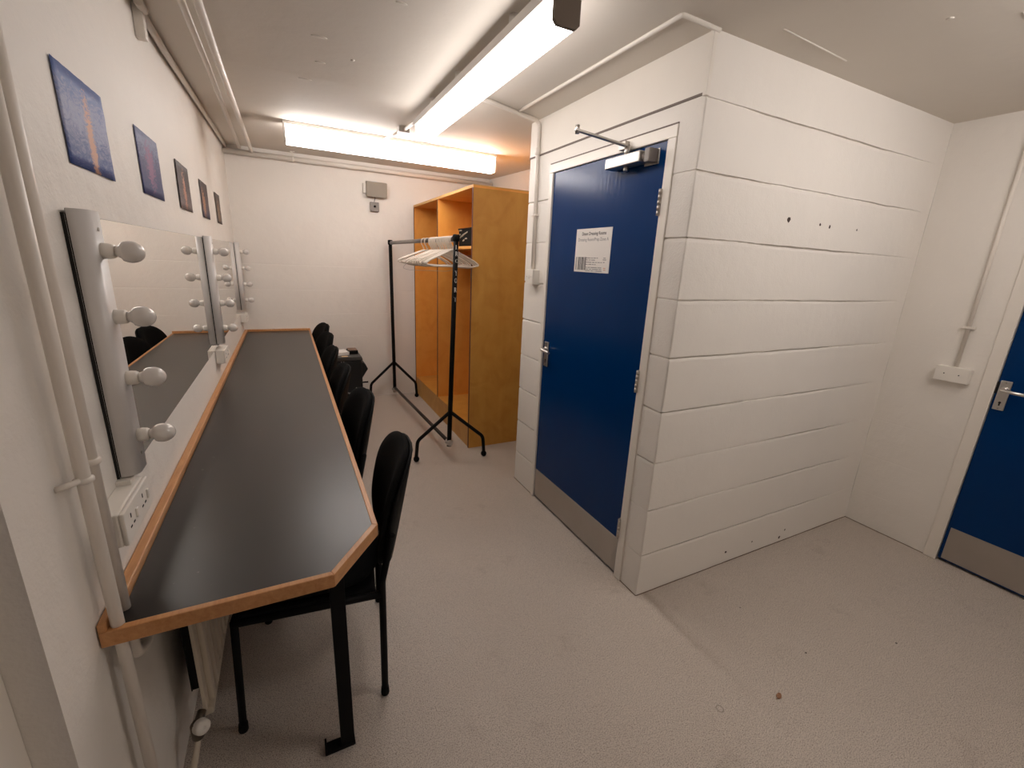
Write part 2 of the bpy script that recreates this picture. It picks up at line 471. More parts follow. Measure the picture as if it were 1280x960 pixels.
def m_counter():
    m, t, b = nt('black_laminate')
    tc = N(t, 'ShaderNodeTexCoord'); P = tc.outputs['Object']
    n = N(t, 'ShaderNodeTexNoise', Scale=4.0, Detail=6.0, Roughness=.65); t.links.new(P, n.inputs['Vector'])
    mx = N(t, 'ShaderNodeMixRGB'); mx.inputs['Color1'].default_value = (.013, .0105, .0095, 1); mx.inputs['Color2'].default_value = (.019, .0155, .014, 1)
    t.links.new(n.outputs['Fac'], mx.inputs['Fac']); out = mx.outputs['Color']
    s = N(t, 'ShaderNodeTexNoise', Scale=38.0, Detail=3.0); t.links.new(P, s.inputs['Vector'])
    r = N(t, 'ShaderNodeValToRGB'); r.color_ramp.elements[0].position = .74; r.color_ramp.elements[1].position = .78
    t.links.new(s.outputs['Fac'], r.inputs['Fac'])
    q = N(t, 'ShaderNodeMixRGB'); q.inputs['Color2'].default_value = (.10, .09, .085, 1)
    t.links.new(out, q.inputs['Color1']); t.links.new(r.outputs['Color'], q.inputs['Fac']); t.links.new(q.outputs['Color'], b.inputs['Base Color'])
    rr = N(t, 'ShaderNodeMapRange'); rr.inputs['To Min'].default_value = .315; rr.inputs['To Max'].default_value = .335
    t.links.new(n.outputs['Fac'], rr.inputs['Value']); t.links.new(rr.outputs[0], b.inputs['Roughness'])
    b.inputs['Specular IOR Level'].default_value = .62
    return m
M_counter = m_counter()

def m_mirror():
    m, t, b = nt('mirror_glass')
    n = N(t, 'ShaderNodeTexNoise', Scale=3.0)
    r = N(t, 'ShaderNodeMapRange'); r.inputs['To Min'].default_value = .0; r.inputs['To Max'].default_value = .008
    t.links.new(n.outputs['Fac'], r.inputs['Value']); t.links.new(r.outputs[0], b.inputs['Roughness'])
    b.inputs['Base Color'].default_value = (.90, .89, .86, 1); b.inputs['Metallic'].default_value = 1
    return m
M_mirror = m_mirror()

LAMP = (1.0, 0.935, 0.90, 1)
def m_lamp(name, strength):
    m, t, b = nt(name)
    b.inputs['Base Color'].default_value = (.8, .8, .8, 1)
    b.inputs['Emission Color'].default_value = LAMP
    n = N(t, 'ShaderNodeTexNoise', Scale=4.0)
    r = N(t, 'ShaderNodeMapRange'); r.inputs['To Min'].default_value = strength * .97; r.inputs['To Max'].default_value = strength * 1.03
    t.links.new(n.outputs['Fac'], r.inputs['Value']); t.links.new(r.outputs[0], b.inputs['Emission Strength'])
    return m
M_lamp = m_lamp('lit_diffuser', 9.5); M_lampB = m_lamp('lit_diffuser_brighter', 17.0); M_lampC = m_lamp('lit_diffuser_front', 14.0)

def m_print(name, top, mid, low, accent, centre, seed):
    """a small abstract painted print: loose brush strokes in a few colours (object coordinates: y across, z up)"""
    m, t, b = nt(name)
    tc = N(t, 'ShaderNodeTexCoord')
    mp = N(t, 'ShaderNodeMapping'); mp.inputs['Location'].default_value = (seed, seed * .7, seed * .3); mp.inputs['Scale'].default_value = (1, 13, 36)
    mp.inputs['Rotation'].default_value = (0.3, 0, 0)
    t.links.new(tc.outputs['Object'], mp.inputs['Vector'])
    n = N(t, 'ShaderNodeTexNoise', Scale=1.6, Detail=8.0, Roughness=.68, Distortion=2.2); t.links.new(mp.outputs['Vector'], n.inputs['Vector'])
    sp = N(t, 'ShaderNodeSeparateXYZ'); t.links.new(tc.outputs['Object'], sp.inputs[0])
    mr = N(t, 'ShaderNodeMapRange'); mr.inputs['From Min'].default_value = -.1; mr.inputs['From Max'].default_value = .1
    t.links.new(sp.outputs[2], mr.inputs['Value'])
    ad = N(t, 'ShaderNodeMath', operation='MULTIPLY_ADD'); ad.inputs[1].default_value = 1.5; ad.inputs[2].default_value = -.75
    t.links.new(n.outputs['Fac'], ad.inputs[0])
    s2 = N(t, 'ShaderNodeMath', operation='ADD'); t.links.new(mr.outputs[0], s2.inputs[0]); t.links.new(ad.outputs[0], s2.inputs[1])
    r = N(t, 'ShaderNodeValToRGB'); e = r.color_ramp.elements; e.new(.5)
    for el, (p, c) in zip(e, ((.1, low), (.55, mid), (.9, top))): el.position = p; el.color = c
    t.links.new(s2.outputs[0], r.inputs['Fac'])
    # accent strokes
    mp2 = N(t, 'ShaderNodeMapping'); mp2.inputs['Location'].default_value = (0, -centre[0] * centre[2], -centre[1] * centre[3]); mp2.inputs['Scale'].default_value = (1, centre[2], centre[3])
    t.links.new(tc.outputs['Object'], mp2.inputs['Vector'])
    ln = N(t, 'ShaderNodeVectorMath', operation='LENGTH'); t.links.new(mp2.outputs['Vector'], ln.inputs[0])
    a2 = N(t, 'ShaderNodeMath', operation='MULTIPLY_ADD'); a2.inputs[1].default_value = 4.0; a2.inputs[2].default_value = -2.0
    t.links.new(n.outputs['Fac'], a2.inputs[0])
    a3 = N(t, 'ShaderNodeMath', operation='ADD'); t.links.new(ln.outputs['Value'], a3.inputs[0]); t.links.new(a2.outputs[0], a3.inputs[1])
    r3 = N(t, 'ShaderNodeValToRGB'); r3.color_ramp.elements[0].position = .55; r3.color_ramp.elements[0].color = (1, 1, 1, 1); r3.color_ramp.elements[1].position = 1.0; r3.color_ramp.elements[1].color = (0, 0, 0, 1)
    t.links.new(a3.outputs[0], r3.inputs['Fac'])
    q = N(t, 'ShaderNodeMixRGB'); q.inputs['Color2'].default_value = accent
    t.links.new(r.outputs['Color'], q.inputs['Color1']); t.links.new(r3.outputs['Color'], q.inputs['Fac'])
    t.links.new(q.outputs['Color'], b.inputs['Base Color']); b.inputs['Roughness'].default_value = .6
    return m

# ------------------------------------------------------------------ the room shell
def struct(name, mb, m, label, cat, normals=True):
    o = mb.build(name, m, normals=normals)
    return tag(o, label, cat, kind='structure')

struct('floor', MB().box((-1.2, YN - .1, -.1), (XR + .2, YF + .2, 0)), M_floor, 'grey beige speckled vinyl floor running through the whole room', 'floor')
struct('ceiling', MB().prism([(-1.2, YN - .1, H), (-1.2, 2.56, H), (-1.2, YF + .2, HZ(YF + .2)), (-1.2, YF + .2, H + .3), (-1.2, YN - .1, H + .3)], (XR + 1.4, 0, 0)), M_ceil, 'off white painted ceiling carrying the strip lights', 'ceiling')

JOINTS = [Z0 + COURSE * k for k in range(1, 11) if Z0 + COURSE * k < H - .02]
def joint_profile(depth, joints, z0, z1):
    """list of (z, which joint, base depth)"""
    out = [(z0, None, 0.0)]
    for j in joints:
        if j - .03 > z0 and j + .02 < z1:
            out += [(j - .0145, j, 0.0), (j - .0030, j, .22), (j - .0022, j, 1.0), (j + .0040, j, 1.0), (j + .0048, j, 0.0)]
    for k in range(1, 60):
        z = z0 + (z1 - z0) * k / 60
        if all(abs(z - q[0]) > .016 for q in out): out.append((z, None, 0.0))
    out.append((z1, None, 0.0))
    return sorted(out, key=lambda q: q[0])

def relief(mb, P0, U, NRM, u0, u1, z0, z1, depth, joints=JOINTS, step=.03, corner0=False, corner1=False, seed=0, wobble=.0012, back=.08, fade1=0.0):
    """a block wall face with recessed, uneven joints. NRM points into the wall"""
    P0, U, NRM = Vector(P0), Vector(U), Vector(NRM)
    prof = joint_profile(depth, joints, z0, z1)
    us = [u0]
    if corner0: us += [u0 + .003, u0 + .006, u0 + .009]
    n = max(1, int((u1 - u0) / step))
    us += [u0 + (u1 - u0) * k / n for k in range(1, n)]
    us.append(u1)
    if corner1: us += [u1 - .003, u1 - .006, u1 - .009]
    us = sorted(set(round(u, 5) for u in us))
    G = []
    for u in us:
        row = []
        for z, j, d in prof:
            q = (P0 + U * u)
            zz = z
            dd = 0.0
            if j is not None:
                a = noise.noise(Vector((u * 9 + seed, j * 31, 1.7))); c = noise.noise(Vector((u * 34 + seed, j * 17, 5.1))); e = noise.noise(Vector((u * 2.1 + seed, j * 11, 9.3)))
                zz = z + .0022 * a + .0012 * c
                amp = max(.22, min(1.25, .72 + 1.0 * e + .4 * c))
                if fade1: amp *= min(1.0, max(0.0, (u1 - u - .05) / fade1)) ** .8
                dd = depth * d * amp
            dd += wobble * min(1.0, (u - u0) / .08) * noise.noise(Vector((u * 5 + seed, z * 5, 3.3)))
            s = 1.0
            if corner0: s = min(s, (u - u0) / .009)
            if corner1: s = min(s, (u1 - u) / .009)
            if s < 1: 
                dd = max(0, dd) * (1 if j else 1) + (.0014 + .004 * max(0, noise.noise(Vector((zz * 45, 4.0, .3))))) * (1 - s) ** 2
            uu = u
            if corner0 and u == us[0]: uu = u + dd
            if corner1 and u == us[-1]: uu = u - dd
            p = P0 + U * uu + NRM * dd; p.z = zz
            row.append(mb.bm.verts.new(p))
        G.append(row)
    for i in range(len(G) - 1):
        for k in range(len(prof) - 1):
            f = mb.bm.faces.new((G[i][k], G[i + 1][k], G[i + 1][k + 1], G[i][k + 1]))
            f.smooth = prof[k][1] is None and prof[k + 1][1] is None
    # solid body behind the face
    a = P0 + U * (u0 + (.02 if corner0 else 0)) + NRM * .012; b = P0 + U * (u1 - (.02 if corner1 else 0)) + NRM * (.012 + back)
    mb.box((min(a.x, b.x), min(a.y, b.y), z0), (max(a.x, b.x), max(a.y, b.y), z1))
    return mb

# left wall (smooth painted), with its worn outer edge by the doorway
mb = relief(MB(), (0, 0, 0), (0, 1, 0), (-1, 0, 0), .826, YF, 0, HT, .0006, joints=[.687], step=.04, seed=3, wobble=.0025, back=.10)
mb.box((-.112, .826, 0), (-.00005, .85, HT))
struct('wall_left', mb, M_wall, 'white painted wall behind the mirrors and the long counter', 'wall')
mb = MB().box((-.2, YN, 0), (-.062, .17, H)).box((-.2, .17, 2.06), (-.062, .829, H))
struct('wall_left_near', mb, M_wall, 'white painted wall set back beside the near doorway', 'wall')
# far wall
mb = relief(MB(), (0, YF, 0), (1, 0, 0), (0, 1, 0), -.1, XN + .1, 0, HT, .0022, joints=[q for q in JOINTS if q < 1.5], step=.05, seed=9, wobble=.001)
struct('wall_back', mb, M_back, 'white far wall of painted blocks with faint joints', 'wall')
struct('wall_nook_side', MB().box((XN, YBB, 0), (XN + .1, YF, HT)), M_wall, 'white side wall behind the plywood wardrobe', 'wall')
# cupboard: face with the blue door
D0, D1, DT = 1.395, 2.312, 2.035      # opening
mb = MB()
relief(mb, (XB, 0, 0), (0, 1, 0), (1, 0, 0), YB, D0, 0, 2.108, .012, corner0=True, step=.02, seed=1)
relief(mb, (XB, 0, 0), (0, 1, 0), (1, 0, 0), D1, YBB, 0, 2.108, .012, corner1=True, step=.02, seed=2)
relief(mb, (XB, 0, 0), (0, 1, 0), (1, 0, 0), D0, D1, DT, 2.108, .0, joints=[], seed=2)
struct('wall_door_side', mb, M_walldoor, 'white painted block wall around the closed blue door', 'wall')
mb = MB().box((XB - .002, YB + .012, 2.114), (XB + .07, YBB, H), .0015)
struct('wall_door_upper', mb, M_white, 'smooth white board closing the wall above the closed blue door', 'wall')
# cupboard: face towards the viewer
mb = relief(MB(), (0, YB, 0), (1, 0, 0), (0, 1, 0), XB, XR, 0, H, .013, corner0=True, step=.02, seed=21, fade1=.6)
struct('wall_block_front', mb, M_wallfront, 'white painted block wall with open bed joints and screw holes', 'wall')
struct('wall_cupboard_end', MB().box((XB + .02, YBB - .1, 0), (XN + .1, YBB - .001, H)), M_wall, 'white end wall of the cupboard facing the wardrobe', 'wall')
# right wall with the second door
RD0, RD1, RDT = -.08, .862, 2.06
mb = relief(MB(), (XR, 0, 0), (0, 1, 0), (1, 0, 0), RD1, YB, 0, H, .0005, joints=[q for q in JOINTS if q < 1.2], step=.04, seed=5, wobble=.0015)
mb.box((XR + .002, RD0, RDT), (XR + .1, RD1, H)).box((XR + .002, YN, 0), (XR + .1, RD0, H))
struct('wall_right', mb, M_wall, 'white wall around the blue door beside the double plate', 'wall')
struct('wall_front', MB().box((-.3, YN - .1, 0), (XR + .1, YN, H)), M_wall, 'white wall closing the room opposite the block cupboard', 'wall')

# trims
mb = MB().tube(fillet([(1.592, 2.41, H - .004), (1.598, 1.268, H - .004), (XB + .01, 1.272, H - .004)], .004), .008, 8)
struct('trim_1', mb, M_white, 'thin white bead outlining a strip of ceiling by the cupboard', 'trim')
mb = MB().box((XB - .012, YB - .006, 2.10), (XB + .006, YB + .012, H - .001), .002)
struct('trim_2', mb, M_white, 'white corner bead at the top of the cupboard corner', 'trim')
mb = MB().box((XB - .004, YB + .012, 2.106), (XB + .01, YBB, 2.115), .001).box((XB - .004, D0 - .004, DT + .0042), (XB + .004, D1 + .004, DT + .010), .001)  # gap darkness put into the colour: groove line and gap above the door frame
struct('trim_3', mb, simple('dark_gap_ledge', srgb(120, 108, 100), .7), 'ledge line under the upper board, coloured as a dark gap', 'trim')
mb = MB().tube([(1.95, 1.162, H), (2.361, 1.181, H)], .003, 6).tube([(2.44, .735, H), (2.50, .738, H)], .003, 6)
struct('trim_4', mb, M_white, 'ridges of old paint left on the ceiling', 'trim')
gm = simple('grime_line', srgb(112, 92, 76), .9, var=.6, scale=40)
mb = MB().tube([(XB + .0 + (XR - XB) * k / 60, YB - .001, .0006 + .0016 * abs(noise.noise(Vector((k * .7, 2, 1))))) for k in range(61)], .0022, 6)
mb.tube([(XB - .001, YB + (D0 - YB) * k / 12, .0012) for k in range(13)], .002, 6).tube([(XB - .001, D1 + (YBB - D1) * k / 12, .0012) for k in range(13)], .002, 6)
mb.tube([(XR - .001, RD1 + (YB - RD1) * k / 20, .0012) for k in range(21)], .002, 6)
struct('trim_6', mb, gm, 'grubby line where the block walls meet the vinyl', 'trim')
# faint old scuffs of filler on the ceiling
mb = MB()
for x, y, rx_, ry_ in ((.58, 2.1, .03, .012), (.60, 2.35, .022, .01), (.55, 2.6, .03, .008), (.72, 2.25, .008, .012), (2.31, .86, .012, .01), (1.4, 2.9, .01, .006), (.80, 1.7, .02, .008)):
    mb.lathe([(1.0, 0), (.8, .5), (0, .8)], (0, 0, 0), (0, 0, -1), 12)
    for v in mb.bm.verts[-25:]: v.co = Vector((v.co.x * rx_ + x, v.co.y * ry_ + y, HZ(y) + v.co.z * .003))
struct('trim_5', mb, M_ceil, 'dabs of filler on the ceiling over the counter', 'trim')

# ------------------------------------------------------------------ door in the cupboard
def lever_set(root, plate, axis_n, yc, zc, x, ydir, lever_len=.11):
    """plate + lever on a door whose face is at x, outward normal axis_n (-1/+1 along x)"""
    s = axis_n
    pl = MB().box((x, yc - .021, zc - .075), (x + s * .009, yc + .021, zc + .075), .003)
    p = pl.build('handle_plate', M_alu, root, 'satin aluminium handle plate')
    MB().cyl((x + s * .0085, yc, zc - .036), (x + s * .0095, yc, zc - .036), .0055, 14).box((x + s * .0086, yc - .003, zc - .052), (x + s * .0095, yc + .003, zc - .036)).build('keyhole', M_dark, p)
    pts = fillet([(x + s * .008, yc, zc + .03), (x + s * .045, yc, zc + .03), (x + s * .048, yc + ydir * lever_len, zc + .026)], .012)
    MB().tube(pts, .0085, 10).lathe([(.015, .008), (.015, .014), (.011, .018)], (x, yc, zc + .03), (s, 0, 0), 18).build('lever_handle', M_alu, p)
    mb = MB()
    for dz in (.066, -.066): mb.cyl((x + s * .009, yc, zc + dz), (x + s * .0102, yc, zc + dz), .0035, 10)
    mb.build('plate_screw', M_hinge, p)

L0, L1, LT = 1.436, 2.282, 1.992
leafx = XB + .004
d1 = MB().box((leafx, L0 + .002, .012), (leafx + .044, L1 - .002, LT), .0015).build('door_1', M_door)
tag(d1, 'closed deep blue door with a paper notice, closer arm and steel kick plate', 'door', kind='structure')
mb = MB().box((XB - .006, D0 - .004, 0), (XB + .09, L0, LT + .002), .003).box((XB - .006, L1, 0), (XB + .09, D1 + .004, LT + .002), .003).box((XB - .006, D0 - .004, LT + .002), (XB + .09, D1 + .004, DT + .004), .003)
mb.box((XB + .052, L0 - .001, 0), (XB + .085, L0 + .014, LT)).box((XB + .052, L1 - .014, 0), (XB + .085, L1 + .001, LT)).box((XB + .06, L0, 0), (XB + .09, L1, LT))
mb.build('door_frame', M_white, d1, 'white painted door frame')
MB().box((leafx - .002, L0 + .008, .016), (leafx + .001, L1 - .008, .205), .0006).build('kick_plate', M_steel, d1, 'brushed steel kick plate')
for z in (1.765, 1.02, .273):
    h = MB()
    for k in range(5): h.cyl((leafx - .0125, L0 + .001, z - .05 + k * .0202), (leafx - .0125, L0 + .001, z - .05 + k * .0202 + .0192), .0075, 12)
    h.box((leafx - .0030, L0, z - .05), (leafx + .002, L0 + .012, z + .05)).box((leafx - .0095, L0 - .014, z - .05), (XB - .005, L0 - .001, z + .05))
    h.build('hinge', M_hinge, d1, 'paint splashed steel hinge')
lever_set(d1, None, -1, 2.236, .983, leafx, -1, .095)
MB().box((leafx - .001, L1 - .003, 1.0), (leafx + .02, L1 + .006, 1.06)).build('latch', M_dark, d1)
# closer
cz = 1.943
c = MB().box((leafx - .062, 1.53, cz - .02), (leafx - .003, 1.75, cz + .024), .004).box((leafx - .004, 1.478, cz - .028), (leafx, 1.56, cz + .030), .002).build('door_closer', M_steel, d1, 'silver overhead door closer')
MB().cyl((leafx - .034, 1.531, cz), (leafx - .034, 1.508, cz), .016, 18).box((leafx - .052, 1.485, cz - .024), (leafx - .003, 1.512, cz + .028), .004).build('closer_end', M_greyplate, c)
MB().lathe([(.0115, 0), (.0115, .016), (.009, .02)], (leafx - .032, 1.64, cz - .018), (0, 0, -1), 16).build('closer_valve', M_steel, c)
mb = MB().cyl((leafx - .030, 1.645, cz + .02), (leafx - .030, 1.645, cz + .066), .012, 16)
a0, a1 = Vector((1.752, 1.650, 2.006)), Vector((1.440, 1.602, 2.012))
mb.prism([a0 + Vector((0, .011, -.005)), a0 + Vector((0, -.011, -.005)), a1 + Vector((0, -.008, -.004)), a1 + Vector((0, .008, -.004))], (0, 0, .009), .002)
mb.cyl(a1 + Vector((.01, .001, -.012)), a1 + Vector((.01, .001, .018)), .0085, 14)
mb.build('closer_arm', M_steel, c)
MB().box((XB - .006, 1.66, 1.996), (XB - .03, 1.70, 2.03), .002).build('arm_bracket', M_hinge, c)

# notice
nt0 = Vector((leafx - .0018, 0, 0))
yl, yr, zb, zt = 2.016, 1.727, 1.476, 1.687
no = thing('paper_notice', 'white printed paper notice stuck on the closed blue door', 'notice', (leafx, (yl + yr) / 2, zb))
MB().box((leafx - .0016, yr, zb), (leafx - .0004, yl, zt)).build('sheet', M_paper, no)
xf = leafx - .0019
def NM(y, z): return Matrix(((0, 0, -1, xf), (-1, 0, 0, y), (0, 1, 0, z), (0, 0, 0, 1)))
mb = MB()
add_bm(mb, text_mesh('Dixon Dressing Rooms', .022, NM(1.868, 1.662), .196, True))
mb.build('heading', M_ink, no)
mb = MB(); add_bm(mb, text_mesh('Dressing Room/Prep Zone A', .022, NM(1.872, 1.634), .246))
mb.build('subheading', M_inkgrey, no)
mb = MB(); random.seed(3)
y = 2.004
for w, gap in ((.003, .004), (.002, .010), (.004, .003), (.006, .004), (.003, .003), (.003, .004), (.004, .003), (.008, .004), (.003, .005), (.003, .003), (.006, .003)):
    mb.box((xf - .0002, y - w, 1.486), (xf + .0006, y, 1.550)); y -= w + gap
mb.build('barcode', M_ink, no)
mb = MB(); mo = MB()
for (ys, z, ws) in ((1.918, 1.546, (.04, .012, .02, .01)), (1.918, 1.536, (.022, .014, .03)), (1.918, 1.525, (.05, .02, .012, .018, .01)), (1.918, 1.515, (.02, .026, .012, .01)),
                    (1.914, 1.500, (.012, .02, .05, .03)), (1.914, 1.4915, (.025, .018, .05, .02)), (1.914, 1.4835, (.04, .02, .006, .05)),
                    (1.775, 1.546, (.018,)), (1.778, 1.538, (.026,)), (1.775, 1.526, (.012,))):
    y = ys
    for w in ws: mb.box((xf - .0002, y - w, z - .0016), (xf + .0006, y, z + .0016)); y -= w + .006
mb.build('small_print', M_inkgrey, no)
mo.box((xf - .0002, 1.752, 1.497), (xf + .0006, 1.770, 1.5005)).box((xf - .0002, 1.752, 1.489), (xf + .0006, 1.768, 1.4925)).build('orange_mark', M_inkred, no, 'orange printed mark')

# ------------------------------------------------------------------ second door, right wall
rx_ = XR + .006
d2 = MB().box((rx_, RD0 + .05, .014), (rx_ + .044, .808, 2.0), .0015).build('door_2', M_door)
tag(d2, 'blue door in the right wall with a lever handle, beside the double plate', 'door', kind='structure')
mb = MB().box((XR - .008, .811, 0), (XR + .09, RD1 + .004, RDT), .003).box((XR - .008, RD0 - .004, 0), (XR + .09, RD0 + .047, RDT), .003).box((XR - .008, RD0 - .004, 2.003), (XR + .09, RD1 + .004, RDT + .004), .003)
mb.box((rx_ + .05, RD0 + .03, 0), (rx_ + .09, .82, 2.01))
mb.build('door_frame', M_white, d2, 'white painted door frame')
MB().box((rx_ - .0022, RD0 + .06, .022), (rx_ + .001, .794, .212), .0006).build('kick_plate', M_steel, d2, 'brushed steel kick plate')
lever_set(d2, None, -1, .778, .975, rx_, -1, .12)
MB().box((rx_ - .002, .802, .98), (rx_ + .02, .814, 1.04), .002).build('latch', M_dark, d2)
# third door edge in the near doorway on the left
d3 = MB().box((-.108, .20, .01), (-.072, .752, 2.03), .002).build('door_3', M_door)
tag(d3, 'blue door in the near doorway beside the pipes', 'door', kind='structure')
MB().box((-.112, .754, 0), (-.052, .8255, 2.06), .003).build('door_frame', M_white, d3, 'white painted door frame')

# ------------------------------------------------------------------ counter
XC, YC1, XC2, YC2 = .574, 1.160, .440, .985
ct = thing('dressing_counter', 'long black topped dressing counter with hardwood edging under the mirrors', 'counter', (0.3, 2.9, 0))
T = .028
def P(x, y, z): return (x, y, z)
lip = .016
top_poly = [P(.003, YC2 + lip, HC - T), P(XC2 - .006, YC2 + lip, HC - T), P(XC - lip, YC1 + .008, HC - T), P(XC - lip, YF - .02, HC - T), P(.028, YF - .02, HC - T), P(.028, 1.08, HC - T), P(.003, 1.08, HC - T)]
MB().prism(top_poly, (0, 0, T)).build('worktop', M_counter, ct, 'black laminate top')
LD = .034     # depth of the lipping
def lipping(a, b, w, z0, z1, side, ext0=0, ext1=0):
    a, b = Vector(a), Vector(b); d = (b - a).normalized(); n = Vector((d.y, -d.x, 0)) * side
    a2, b2 = a - d * ext0, b + d * ext1
    return [a2 + Vector((0, 0, z0)), b2 + Vector((0, 0, z0)), b + n * w + Vector((0, 0, z0)), a + n * w + Vector((0, 0, z0))], (0, 0, z1 - z0)
zA, zB = HC - LD, HC + .002
front = [P(XC, YC1, zA), P(XC, YF - .001, zA), P(XC - lip, YF - .001, zA), P(XC - lip, YC1 + .008, zA)]
MB().prism(front, (0, 0, zB - zA), .002).build('front_edging', M_lip, ct)
cham = [P(XC2, YC2, zA), P(XC, YC1, zA), P(XC - lip, YC1 + .008, zA), P(XC2 - .006, YC2 + lip, zA)]
MB().prism(cham, (0, 0, zB - zA), .002).build('corner_edging', M_lip, ct)
end = [P(.003, YC2, zA), P(XC2, YC2, zA), P(XC2 - .006, YC2 + lip, zA), P(.003, YC2 + lip, zA)]
MB().prism(end, (0, 0, zB - zA), .002).build('end_edging', M_lip, ct)
MB().box((.002, 1.082, HC - T), (.026, YF - .002, HC + .018), .003).build('back_upstand', M_lip, ct)
MB().box((.002, .9865, HC - .034), (.0165, 1.0815, HC + .020), .003).build('back_upstand', M_lip, ct)
MB().box((.026, YF - .022, HC - T), (XC - .003, YF - .002, HC + .020), .002).build('far_upstand', M_lip, ct)
for i, y in enumerate((1.15, 2.437, 3.63)):
    lg = MB().box((.432, y - .014, .0), (.472, y + .014, HC - T - .0005), .002)
    lp = lg.build('support_leg', M_black, ct)
    MB().box((.385, y - .018, 0), (.474, y + .018, .012), .002).box((.385, y - .018, .012), (.391, y + .018, .03), .001).build('foot_plate', M_black, lp)
    MB().box((.30, y - .014, HC - T - .030), (.472, y + .014, HC - T - .0006), .002).build('bearer', M_black, lp)

# ------------------------------------------------------------------ mirrors and lamp strips
def mirror(y0, y1, z0, z1, label):
    r = thing('wall_mirror', label, 'mirror', (0.003, (y0 + y1) / 2, z0), group='mirrors above the counter')
    MB().box((.0, y0, z0), (.0066, y1, z1)).build('backing', M_dark, r, 'black edge of the backing')
    MB().box((.00665, y0 + .0005, z0 + .0005), (.007, y1 - .0005, z1 - .0005)).build('glass', M_mirror, r)
    return r
mirror(1.2405, 3.030, .958, 1.563, 'nearer frameless wall mirror reflecting the black chairs')
mirror(3.034, 4.80, .958, 1.563, 'farther frameless wall mirror towards the far wall')

STRIPY = (1.282, 3.03, 4.765)
def strip_unit():
    r = thing('lamp_strip', 'x', 'lamp', (0, 0, 0), group='lamp strips on the mirrors')
    # housing: rounded upright box
    w, d, x0 = .042, .034, .0095
    prof = []
    rr = .022
    pts = [(x0, -w)]
    for k in range(7):
        a = PI - k / 6 * PI / 2
        pts.append((x0 + d - rr + rr * math.sin(k / 6 * PI / 2), -w + rr - rr * math.cos(k / 6 * PI / 2)))
    for k in range(7):
        pts.append((x0 + d - rr + rr * math.cos(k / 6 * PI / 2), w - rr + rr * math.sin(k / 6 * PI / 2)))
    pts.append((x0, w))
    hb = MB()
    hb.prism([(x, y, .978) for x, y in pts], (0, 0, 1.572 - .978))
    for f in hb.bm.faces:
        if abs(f.normal.z) < .5: f.smooth = True
    hs = hb.build('housing', M_strip, r)
    MB().box((.0071, -.036, .976), (.0094, .036, 1.571)).build('back_plate', M_dark, r, 'dark gap behind the housing')
    for z in (1.020, 1.535): MB().cyl((x0 + d, 0, z), (x0 + d + .0015, 0, z), .004, 10).build('housing_screw', M_hinge, hs)
    for z in (1.491, 1.349, 1.207, 1.065):
        h = MB().lathe([(.0165, -.003), (.0165, .010), (.0155, .018), (.0135, .022), (.0, .022)], (x0 + d, 0, z), (1, 0, 0), 22).build('lamp_holder', M_plastic, r)
        prof = [(.0105, .020), (.0115, .026), (.0145, .031)]
        for k in range(1, 14):
            a = k / 13
            ang = -0.72 + a * (PI / 2 + .72)
            prof.append((.0232 * math.cos(ang) if k < 13 else 0, .048 + .0262 * math.sin(ang)))
        MB().lathe(prof, (x0 + d, 0, z), (1, 0, 0), 26).build('bulb', M_bulb, h, 'unlit opal bulb')
    return r
s0 = strip_unit()
LBL = ('nearest white lamp strip of four unlit opal bulbs, beside the two pipes',
       'middle white lamp strip of four bulbs where the two mirrors meet',
       'farthest white lamp strip of four bulbs, by the far wall')
s0.location = (0, STRIPY[0], 0); s0['label'] = LBL[0]
for y, l in zip(STRIPY[1:], LBL[1:]): dup(s0, (0, y, 0), label=l)

# double sockets under the strips
def socket(yc, z0, label, length=.19, dup_from=None):
    r = thing('socket_box', label, 'socket', (.0, yc, z0), group='double sockets under the lamp strips')
    MB().box((0, yc - length / 2, z0), (.040, yc + length / 2, z0 + .078), .004).build('back_box', M_plastic, r)
    f = MB().box((.040, yc - length / 2 + .001, z0 + .001), (.049, yc + length / 2 - .001, z0 + .077), .003).build('face_plate', M_plastic, r)
    for s in (-1, 1):
        y0 = yc + s * .045
        mb = MB().box((.048, y0 - .012, z0 + .048), (.0496, y0 - .008, z0 + .058)).box((.048, y0 - .022, z0 + .028), (.0496, y0 - .012, z0 + .032)).box((.048, y0 + .0, z0 + .028), (.0496, y0 + .010, z0 + .032))
        mb.build('pin_holes', M_dark, f)
        MB().box((.048, y0 + .020, z0 + .030), (.0535, y0 + .032, z0 + .052), .002, M=None).build('rocker_switch', M_plastic, f)
    return r
socket(1.175, .885, 'white double socket under the nearest lamp strip')
s2 = MB().box((0, 1.225, .962), (.030, 1.275, .974), .002)
socket(3.02, .872, 'white double socket under the middle lamp strip', .17)
socket(4.72, .872, 'white double socket under the farthest lamp strip', .15)
tag(s2.build('cable_trunk', M_plastic), 'short white cable trunk linking nearest lamp strip to its socket', 'trunking')

